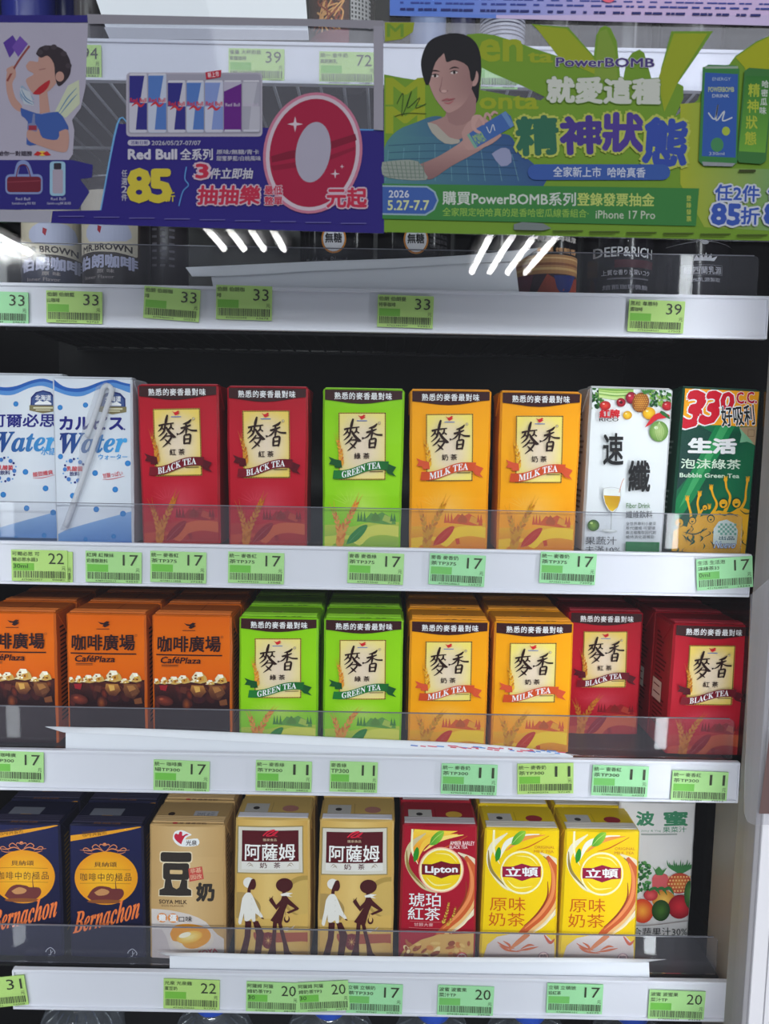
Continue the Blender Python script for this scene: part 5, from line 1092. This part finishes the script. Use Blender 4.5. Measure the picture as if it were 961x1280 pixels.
WIN2 = C_([(508, 325), (560, 352), (700, 412), (812, 466), (790, 482), (650, 460), (500, 432)])
GREEN_OUT = [(480, 93), (504, 97.5), (528, 101), (560, 70), (584, 43), (600, 41.6), (618, 44), (631, 48), (650, 54), (668, 61), (701.5, 71.5), (694, 58.5), (664, 30), (710, 34), (742, 70), (745, 44), (750, 35), (756, 32), (763, 35), (771, 52), (775, 97), (779, 98), (783, 76), (790, 66), (799, 62), (805, 66), (814, 98), (825, 98), (826, 86), (839, 39), (891, 39), (872, 68), (847, 104), (854, 108), (854, 123), (844, 145), (858, 136), (872, 125), (877, 112), (878, 84), (911, 81), (919, 70), (945, 52), (961, 45), (990, 40), (990, 303), (961, 301), (480, 290)]
def greenpromo(a):
    yl = lambda x, y: mixc((160, 170, 36), (104, 156, 60), .5 + .5 * math.sin((x - 480) / 60.0 + y / 50))
    a.poly(GREEN_OUT, (116, 156, 46), holes=[WIN2]); a.poly([(481, 28), (518, 28), (516, 40), (502, 49), (481, 52)], (150, 164, 40))
    Y_ = (156, 170, 38)
    a.rect(482, 290, 483, 291, Y_)
    for q, y0 in (('M', 98), ('M', 134)): a.text(q, 483, y0, 530, y0 + 32, Y_, bold=.03)
    a.text('M', 484, 30, 504, 46, (110, 150, 50), bold=.02)
    a.text('en', 600, 50, 652, 76, Y_, bold=.04); a.text('ta', 660, 66, 690, 78, Y_, bold=.04); a.text('en', 596, 84, 606, 90, Y_) if False else None
    a.text('onta', 600, 120, 672, 136, Y_, bold=.04); a.poly([(668, 32), (708, 36), (738, 68), (760, 100), (700, 74)], Y_); a.poly([(748, 40), (758, 36), (768, 60), (772, 100), (742, 100)], (130, 160, 60)); a.poly([(842, 42), (884, 42), (850, 96), (830, 140), (822, 100)], Y_)
    a.rect(640, 200, 700, 230, Y_) if False else None
    a.poly([(850, 130), (876, 128), (880, 210), (990, 212), (990, 290), (880, 284), (850, 230)], lambda x, y: mixc((170, 180, 50), (110, 160, 110), (x - 850) / 120))
    a.poly([(962, 46), (990, 41), (990, 150), (962, 150), (930, 84), (919, 72), (945, 54)], (170, 176, 30))
    person(a)
    wg = (206, 210, 204)
    a.text('PowerBOMB', 695, 73, 817, 84, (76, 60, 128), bold=.035, outline=(wg, .03), rot=.5); a.text('就愛這種', 684, 98, 824, 129, (206, 210, 200), bold=.055, outline=((110, 146, 60), .03), rot=1)
    for ch, x0, y0, x1, y1, c_, r_ in (('精', 646, 147, 696, 193, (46, 108, 84), -3), ('神', 701, 147, 750, 192, (72, 56, 140), -2), ('狀', 754, 143, 803, 189, (78, 60, 148), 1), ('態', 805, 150, 857, 206, (52, 78, 168), 4)): a.text(ch, x0, y0, x1, y1, c_, bold=.055, outline=((186, 196, 90), .06), rot=r_)
    a.rrect(659, 206, 837, 225.5, 9.6, (56, 92, 168)); a.text('全家新上市  哈哈真香', 691, 209.5, 806, 222, (206, 212, 226), bold=.02, rot=.5)
    a.poly([(478, 230), (873, 236), (869, 283), (478, 274)], (58, 130, 64)); a.poly([(478, 232), (534, 233), (544, 240), (548, 251), (543, 263), (532, 270), (478, 269)], (150, 176, 190)); a.poly([(478, 234), (533, 235), (542, 241), (546, 251), (541, 262), (531, 268), (478, 267)], (60, 96, 170))
    a.text('2026', 486, 238.5, 511, 247.5, (210, 214, 226), bold=.02); a.text('5.27-7.7', 484.5, 251, 536, 263, (206, 214, 160), bold=.03)
    a.text('購買PowerBOMB系列', 553, 240.5, 719, 257, (206, 214, 206), bold=.025, rot=.6); a.text('登錄發票抽金', 721, 242, 817, 258, (190, 206, 110), bold=.03, rot=.5); a.text('全家限定哈哈真的是香哈密瓜線香組合·', 553, 261, 735, 271.5, (150, 190, 80), bold=.01, rot=.6); a.text('iPhone 17 Pro', 744, 264, 818, 274, (196, 206, 186), bold=.01, rot=.6)
    for i, ch in enumerate('登錄發票'): a.text(ch, 857, 245 + i * 8.6, 863, 251.6 + i * 8.6, (186, 200, 90), bold=.02)
    bl = (56, 88, 178); ol = (206, 212, 224)
    for dx in (0, 66): a.text('任2件', 893 + dx, 232, 948 + dx, 252, bl, bold=.04, outline=(ol, .09), rot=2); a.text('85', 889 + dx, 256, 924 + dx, 281, bl, bold=.06, outline=(ol, .07), rot=2); a.text('折', 925 + dx, 260, 948 + dx, 281, bl, bold=.04, outline=(ol, .09), rot=2)
    for i in range(7): a.rect(644 + i * 46, 287.5 + i * 1.0, 682 + i * 46, 289 + i * 1.0, (76, 96, 36)); a.rect(644 + i * 46, 290.2 + i * 1.0, 676 + i * 46, 291.2 + i * 1.0, (90, 110, 40))
    a.poly(C_([(660, 1080), (700, 1070), (800, 1076), (840, 1100), (800, 1110), (660, 1106)]), (120, 130, 130))
    # two cans
    a.poly([(877, 87), (884, 82), (918, 83), (923, 88), (920, 204), (914, 209), (877, 207), (872, 202)], (60, 130, 70)); a.poly([(880, 92), (921, 94), (918, 198), (876, 196)], (50, 92, 172)); a.rect(880, 84, 921, 87, (150, 170, 150)); a.poly([(876, 203), (918, 205), (914, 209), (878, 208)], (150, 156, 160))
    a.stroke([(884, 142), (892, 150), (896, 132), (894, 152), (904, 140), (902, 152), (914, 148)], 1.6, (206, 212, 216)); a.text('POWERBOMB', 884, 110, 916, 116, (190, 200, 140), bold=.03); a.text('ENERGY', 889, 98, 912, 102, (170, 190, 210)); a.text('DRINK', 889, 119, 910, 123, (190, 200, 214), bold=.02); a.ell(906, 165, 5, 5.6, (170, 190, 70)); a.ell(895, 182, 8, 9, (70, 140, 90)); a.text('330ml', 885, 191, 904, 195, (190, 200, 210))
    a.poly([(929, 90), (935, 86), (961, 88), (966, 92), (956, 202), (950, 206), (922, 204), (920, 200)], (60, 120, 60)); a.poly([(931, 96), (964, 97), (955, 192), (922, 190)], lambda x, y: mixc((50, 120, 50), (110, 170, 60), (y - 96) / 100))
    for i, ch in enumerate('精神狀態'): a.text(ch, 934 - i * 1.5, 106 + i * 20, 948 - i * 1.5, 122 + i * 20, (176, 190, 60), bold=.03)
    for i, ch in enumerate('哈密瓜味'): a.text(ch, 951 - i, 102 + i * 11, 959 - i, 111 + i * 11, (206, 214, 206), bold=.03)
    a.rect(922, 213, 943, 216, (60, 70, 30))
sheet('promotion_poster', [(479, 27), (990, 36), (990, 303), (479, 290)], YP - .0001, greenpromo, 'yellow green energy drink poster showing a young man holding a can', 'poster', m=film, dim=.55)
def topstrip(a):
    a.rect(487, -40, 990, 19, lambda x, y: mixc((78, 108, 180), (176, 156, 190), (x - 560) / 220), 10, 2); a.poly([(487, 19), (990, 19), (990, 33), (487, 19.5)], (170, 156, 188)); a.poly([(487, 18), (620, 18), (620, 23), (487, 19.5)], (84, 112, 180))
    r = random.Random(3)
    for row, (y, h) in enumerate(((-4, 2), (2, 2.2), (10, 2.8))):
        x = 500
        while x < 955:
            w = r.uniform(4, 13); a.rect(x, y + (x - 480) * .018, x + w, y + h + (x - 480) * .018, (50, 62, 130) if row < 2 else (40, 44, 96)); x += w + r.choice((1, 1, 5, 9))
    a.ell(760, -3, 9, 7, (200, 90, 110))
sheet('notice_strip', [(487, -40), (990, -40), (990, 33), (487, 19.5)], YP, topstrip, 'lower edge of a blue and mauve notice on the glass above the green poster', 'notice', back=(160, 160, 176))

# clear pocket with a brown sheet on the right door stile
YS = Y_DOOR - .0165
sheet('notice_pocket', [(938, 744), (990, 700), (990, 1031), (941, 1031), (934, 1027), (930, 1016), (930, 1000)], YS, lambda a: a.poly([(962, 915), (990, 890), (990, 1018), (948.5, 1017)], (106, 86, 84)), 'clear pocket holding a brown sheet on the white door frame', 'notice', m=clear_mat('pocket_film', (252, 252, 253), gloss=.06, rough=.08, haze=.06))

# ---------------------------------------------------------------- loose white papers behind the rails
paper = mat('white_paper', (222, 224, 232), rough=.55, noise=.015, scale=20)
def card(kind, panel, top, bottom, Y1, Y2, label, extra=None):
    """upright strip plus the curled-over upper edge, one folded paper"""
    o0 = P(*panel[0], Y1); t = empty(kind, tuple(o0), label=label, cat='paper', group='loose white papers behind the rails')
    def panel_mesh():
        pts = [P(x, y, Y1) - o0 for x, y in panel]; n = len(pts)
        return [(p.x, p.y, p.z) for p in pts] + [(p.x, p.y + .0004, p.z) for p in pts], [tuple(range(n)), tuple(range(n, 2 * n))[::-1]] + [(i, i + n, (i + 1) % n + n, (i + 1) % n) for i in range(n)]
    mesh_obj('paper_panel', *panel_mesh(), paper, t)
    a = spline(top, 5); b = spline(bottom, 5); n = min(len(a), len(b)); a, b = a[:n], b[:n]
    vs = []; K = 5
    for i in range(n):
        p, q = P(*a[i], Y2) - o0, P(*b[i], Y1 - .001) - o0
        for k in range(K + 1):
            u = k / K; v = q.lerp(p, u); v.z += .0022 * math.sin(u * math.pi) * min(1, i / 3, (n - 1 - i) / 3); vs.append(v)
    m_ = len(vs); vs = vs + [v + Vector((0, .0002, -.0004)) for v in vs]
    fs = [(i * (K + 1) + k, (i + 1) * (K + 1) + k, (i + 1) * (K + 1) + k + 1, i * (K + 1) + k + 1) for i in range(n - 1) for k in range(K)]
    fs += [tuple(x + m_ for x in f)[::-1] for f in fs]
    mesh_obj('curled_edge', vs, fs, paper, t, smooth=True)
    return t, o0
card('folded_paper', [(264, 346), (340, 340), (480, 334), (600, 329), (644, 328), (649, 369), (267, 362)], [(232, 334), (300, 331), (400, 326.5), (500, 323), (580, 319), (672, 310)], [(240, 345), (300, 344), (400, 338), (500, 334), (580, 329), (650, 326)], .627, .6306, 'long curled white paper behind the second rail under the posters')
t, o0 = card('folded_paper', [(82, 914), (310, 926), (520, 935), (700, 940), (716, 945), (717, 956), (82, 944)], [(56, 908), (190, 911), (310, 916), (450, 923), (600, 930), (726, 944)], [(79, 915), (190, 920), (310, 927), (450, 933), (600, 939), (700, 943)], .6255, .6305, 'long white paper folded behind the fourth rail with red and blue print on its edge')
a = Art(lambda x, y: ((P(x, y, .6245) - o0).x, (P(x, y, .6245) - o0).z)); r = random.Random(1); a.grp = 'edge_print'
for i in range(40):
    x = 512 + r.random() * 190; y = 928 + (x - 500) * .052 + r.random() * 3; a.stroke([(x, y), (x + 4 + r.random() * 6, y + .8)], 1.2, r.choice([(206, 60, 80), (214, 90, 110), (90, 140, 206)]))
a.build(t, lambda x, z, d: (x, -.0014 - d, z))
card('folded_paper', [(212, 1195), (400, 1199), (600, 1201), (811, 1203), (812, 1232), (212, 1222)], [(197, 1190), (300, 1192.5), (420, 1195), (560, 1197), (700, 1197.5), (833, 1199)], [(208, 1194), (300, 1198), (420, 1200), (560, 1202), (700, 1203), (800, 1203)], .6255, .6305, 'long white paper folded behind the lowest rail')
YC = .640
sheet('paper_card', [(110, -30), (380, -30), (386, 50), (137, 49)], YC, lambda a: a.poly([(130, 34), (384, 38), (386, 50), (137, 49)], (186, 186, 194)), 'large plain white card standing on the top shelf', 'paper', back=(226, 228, 234), thick=.0006)

# ---------------------------------------------------------------- cans and bottles on the two upper shelves
def can(kind, row, px, wpx, py, Y, H, body, prof, draw=None, crop=None, label='', cat='can', group=None, yaw=0.0, rough=.3, metal=0.0, lid=None, fl=None, art_px=None):
    c = P(px, py, Y); e = P(px + wpx / 2, py, Y); Rr = e.x - c.x
    fl = FLOOR[row] if fl is None else fl
    t = empty(kind, (c.x, Y + Rr, fl), (0, 0, R(yaw)), label=label, cat=cat, group=group)
    N = 48; pr = [(r_ * Rr, z * H) for r_, z in prof]
    MB().lathe(pr, N).obj('can_body', mat('can_%d_%d_%d' % body, body, rough=rough, metal=metal, noise=.03), t, smooth=True)
    if lid: MB().lathe([(r_ * Rr, z * H) for r_, z in lid], N).obj('cap', mat('silver_lid', (170, 170, 176), rough=.3, metal=.7), t, smooth=True)
    if draw:
        ax, ay, asc = crop
        def mp(x, y):
            p = P(ax + x / asc, ay + y / asc, Y); u = max(-.985, min(.985, (p.x - (art_px or c.x)) / Rr)); return (Rr * math.asin(u), p.z - fl)
        a = Art(mp, step=.00002); draw(a)
        zt = next((z for r_, z in reversed(pr) if r_ > .985 * Rr), H); a.clip = (-Rr * 1.5, Rr * 1.5, pr[1][1] + .0005, zt - .0005)
        st = 2 * math.pi / N * Rr
        a.build(t, lambda x, z, d: ((Rr + .00012 + d) * math.sin(x / Rr), -(Rr + .00012 + d) * math.cos(x / Rr), z), [st * k for k in range(-11, 12)], ())
    return t
CANP = [(.86, 0), (.98, .012), (1, .03), (1, .86), (.98, .88), (.84, .93), (.80, .95), (.80, .98), (.4, .985)]
BOTP = [(.9, 0), (1, .015), (1, .72), (.97, .76), (.7, .86), (.45, .91), (.42, .93), (.42, .985)]
BLID = [(.46, .925), (.5, .93), (.5, 1.0), (.44, 1.01), (.1, 1.012)]
GC = 'dark coffee cans and bottles on the second shelf'
def brown(a):
    a.rrect(364, -160, 672, 204, 10, (70, 58, 50)); a.rrect(372, -150, 665, 195, 8, (206, 196, 176)); a.poly([(372, 182), (470, 176), (580, 180), (665, 196), (665, 204), (372, 204)], (60, 52, 50))
    a.poly([(420, 60), (470, 20), (600, 20), (640, 70), (620, 120), (440, 124)], (186, 190, 216), smooth=2); a.poly([(488, 44), (508, 52), (500, 86), (486, 70)], (160, 44, 60))
    a.text('MR.BROWN', 398, 136, 645, 168, (50, 40, 40), bold=.04, bend=lambda x, y: (x, y + ((x - 520) / 130) ** 2 * 10))
    a.text('伯朗咖啡', 382, 192, 664, 256, (190, 192, 222), bold=.05, bend=lambda x, y: (x, y + ((x - 520) / 130) ** 2 * 8)); a.text('原味', 484, 264, 570, 284, (170, 160, 160), bold=.02, sp=1.6); a.text('Inner Flavor', 412, 294, 570, 312, (170, 160, 160))
    for i in range(7): a.ell(372 - 14, 20 + i * 40, 3, 3, (150, 150, 170), n=6)
Hc = P(131, 215, .655).z - FLOOR[1]
can('coffee_can', 1, 131, 85, 300, .652, Hc, (44, 38, 40), CANP, brown, (0, 270, 4.004), 'brown coffee can with a cream panel and white letters', group=GC, lid=[(.8, .975), (.8, .99), (.3, .985)])
can('coffee_can', 1, 50, 78, 300, .690, Hc, (44, 46, 70), CANP, brown, (-78 , 273, 4.004), 'bluish coffee can at the far left, set further back', group=GC, yaw=14, lid=[(.8, .975), (.8, .99), (.3, .985)])
can('coffee_can', 1, 196, 62, 300, .705, Hc, (54, 48, 52), CANP, lambda a: [a.rect(180 + i * 10, 285 + j * 9, 186 + i * 10, 288 + j * 9, (120, 116, 124)) for i in range(4) for j in range(6)], (0, 0, 1), 'dim brown can standing behind the cream-panelled one', group=GC)
def badge(cx, cy, scr):
    def f(a):
        a.ell(cx, cy, 15.5, 18.5, (206, 130, 50), n=30); a.ell(cx, cy, 13.4, 16.2, (226, 224, 228), n=30); a.text('無糖', cx - 10.5, cy - 7, cx + 10, cy + 5, (26, 24, 28), bold=.04)
        if scr: a.text('Pride in Blend', cx - 36, cy + 23, cx + 16, cy + 31, (120, 118, 124), shear=.2)
        else:
            for j in range(4): a.text('珈琲焙煎深', cx + 17, cy - 16 + j * 7, cx + 40, cy - 11 + j * 7, (90, 88, 94))
    return f
Hb = P(420, 150, .65).z - FLOOR[1]
can('coffee_bottle', 1, 418, 96, 300, .650, Hb, (16, 15, 18), BOTP, badge(417, 298, True), (0, 0, 1), 'black coffee bottle with a round sugar-free badge, left of its twin', 'bottle', GC, rough=.12, lid=BLID)
can('coffee_bottle', 1, 519, 96, 300, .650, Hb, (16, 15, 18), BOTP, badge(520, 299, False), (0, 0, 1), 'black coffee bottle with a round sugar-free badge, right of its twin', 'bottle', GC, rough=.12, lid=BLID)
can('coffee_bottle', 1, 612, 82, 300, .668, Hb, (18, 17, 20), BOTP, None, None, 'plain black bottle between the badge bottle and the flame-patterned can', 'bottle', GC, rough=.12, lid=BLID)
def flame(a):
    for j, (t_, c_) in enumerate((('特濃咖啡味厚', (206, 200, 196)), ('新鮮 焙煎香', (214, 160, 110)))): a.text(t_, 672, 294 + j * 15, 724, 301 + j * 15, c_, bold=.03)
    a.rect(640, 318, 740, 342, (196, 140, 84)); a.rect(640, 321, 740, 323, (240, 196, 130)); a.rect(640, 328, 740, 331, (150, 90, 50)); a.rect(640, 334, 740, 337, (236, 190, 120))
    a.rect(640, 342, 740, 380, (60, 26, 40)); a.poly([(664, 380), (684, 342), (696, 350), (704, 362), (714, 348), (726, 344), (730, 380)], (176, 70, 44)); a.poly([(692, 344), (722, 342), (714, 362), (704, 370), (696, 360)], (34, 50, 130)); a.poly([(646, 380), (652, 342), (668, 342), (660, 380)], (110, 30, 60))
can('coffee_can', 1, 689, 82, 320, .650, Hc, (20, 17, 20), CANP, flame, (0, 0, 1), 'black can with golden bands and an orange flame pattern', group=GC, rough=.16, lid=[(.8, .975), (.8, .99), (.3, .985)])
def rich(a):
    a.text('DEEP&RICH', 320, 54, 540, 90, (206, 206, 210), bold=.025, rot=1); a.rect(385, 102, 545, 132, (70, 26, 34)); a.text('上質な香りと深いコク', 342, 140, 526, 160, (190, 188, 194), bold=.02); a.rect(360, 170, 520, 176, (110, 108, 114)); a.text('焙煎珈琲微糖', 345, 196, 516, 214, (150, 148, 156), bold=.03)
can('coffee_can', 1, 784, 92, 320, .650, Hc, (22, 20, 25), CANP, rich, (640, 290, 2.994), 'black can lettered DEEP&RICH', group=GC, rough=.16, lid=[(.8, .975), (.8, .99), (.3, .985)])
def milkc(a):
    a.poly([(680, 106), (690, 84), (700, 98), (706, 78), (716, 96), (726, 76), (732, 96), (746, 80), (748, 98), (772, 88), (758, 108)], (206, 206, 212)); a.text('紐西蘭乳源', 648, 128, 790, 156, (186, 186, 194), bold=.02); a.frame(643, 122, 795, 160, 2, (120, 120, 128)); a.text('100%乳源製取', 652, 170, 784, 186, (176, 176, 184), bold=.02)
    a.stroke([(600, 44), (720, 34), (840, 46)], [1, 2.4, 1], (120, 118, 124)); a.ell(722, 38, 14, 8, (150, 150, 156), n=14)
can('coffee_can', 1, 881, 100, 320, .650, Hc, (24, 22, 26), CANP, milkc, (640, 290, 2.994), 'black can with a white milk splash, last on the right', group=GC, rough=.16, lid=[(.8, .975), (.8, .99), (.3, .985)])

# top shelf: only the feet of these stand in view
G0 = 'cans and bottles on the top shelf'
H0 = .15
for px, w, Y, body, lab in ((22, 66, .655, (34, 40, 120), 'blue can at the left end of the top shelf'), (72, 40, .70, (24, 30, 90), 'second blue can on the top shelf, further back'), (104, 34, .66, (70, 66, 68), 'dark checked can between the blue cans and the white card'),
                            (536, 46, .66, (120, 134, 170), 'pale blue bottle above the man on the green poster'), (580, 34, .70, (40, 42, 90), 'dark blue can behind the pale bottles on the top shelf'), (700, 60, .67, (34, 32, 34), 'black can on the top shelf above the drink name'), (790, 70, .66, (38, 36, 38), 'charcoal can on the top shelf, second from the right'), (880, 80, .66, (60, 58, 60), 'dark grey can on the top shelf at the right')):
    can('drink_can', 0, px, w, 30, Y, H0, body, CANP, None, None, lab, group=G0, rough=.2)
def noodles(a):
    r = random.Random(6)
    a.rect(380, -40, 436, 60, (70, 34, 26))
    for i in range(16): a.stroke([(384 + r.random() * 46, -20 + r.random() * 60), (396 + r.random() * 36, -10 + r.random() * 50), (390 + r.random() * 40, r.random() * 44)], 2, r.choice([(176, 110, 60), (140, 66, 40), (206, 150, 90)]))
    a.rect(380, 37, 436, 60, (120, 50, 60)); a.rect(438, -40, 462, 28, (170, 168, 170))
    for i in range(6):
        for j in range(9): a.rect(439 + i * 4, -20 + j * 5.4, 441 + i * 4, -17 + j * 5.4, (60, 58, 60))
can('noodle_cup', 0, 426, 88, 30, .65, .13, (34, 28, 28), [(.86, 0), (.9, .02), (1, .9), (1.04, .92), (1.04, .95), (.3, .96)], noodles, (0, 0, 1), 'brown noodle cup on the top shelf right of the white card', 'cup', G0)
def ribbed(a):
    for j in range(12): a.rect(600, -14 + j * 5, 662, -12.4 + j * 5, (70, 70, 90))
can('drink_can', 0, 632, 58, 30, .65, H0, (170, 170, 186), CANP, ribbed, (0, 0, 1), 'silver can with dark rings on the top shelf', group=G0, rough=.22)

# water bottles on the cabinet floor, only shoulders and caps in view
pet = clear_mat('clear_bottle_plastic', (246, 248, 252), gloss=.13, rough=.06, haze=.07, hazecol=(200, 206, 216))
GB = 'big clear water bottles under the lowest shelf'
BLAB = ['clear bottle at the bottom left corner without a cap in view', 'clear bottle under the 22 tag, its blue cap behind the rail', 'clear bottle under the tilted 20 tag', 'clear bottle with a blue cap under the lone mint 20 tag', 'clear bottle with a blue cap left of the last 17 tag', 'clear bottle with a blue cap at the bottom right, last of its row']
for i, (px, py, w, Yb) in enumerate(((102, 1248, 104, .690), (266, 1262, 100, .700), (412, 1266, 116, .700), (541, 1271, 104, .700), (660, 1272, 110, .705), (788, 1274, 100, .700))):
    c = P(px, py, Yb); Rb = w / 960 * Yb * 1.06 / 2; z0 = Z_BOT; h = c.z - z0
    t = empty('water_bottle', (c.x, Yb, z0), label=BLAB[i], cat='bottle', group=GB)
    prof = [(Rb * .8, 0), (Rb, .01)]
    for k in range(12): prof += [(Rb, .02 + k * .019), (Rb * .965, .0295 + k * .019)]
    prof = [q for q in prof if q[1] < h - .045] + [(Rb, h - .036), (Rb * .97, h - .022), (Rb * .80, h - .009), (Rb * .5, h - .0025), (.0145, h + .001), (.0135, h + .004), (.0135, h + .012)]
    MB().lathe(prof, 40).obj('bottle_body', pet, t, smooth=True)
    f = MB()     # moulded ribs over the shoulder
    for k in range(18):
        an = k * 20; f.tube([(math.cos(R(an)) * r_, math.sin(R(an)) * r_, z) for r_, z in ((Rb * .98, h - .024), (Rb * .81, h - .0088), (Rb * .5, h - .002))], .0009, 5)
    f.obj('shoulder_ribs', pet, t, smooth=True)
    MB().lathe([(.0155, h + .004), (.0165, h + .0055), (.0165, h + .0165), (.0155, h + .018), (.002, h + .018)], 28).obj('cap', mat('blue_cap', (44, 84, 196), rough=.3), t, smooth=True)
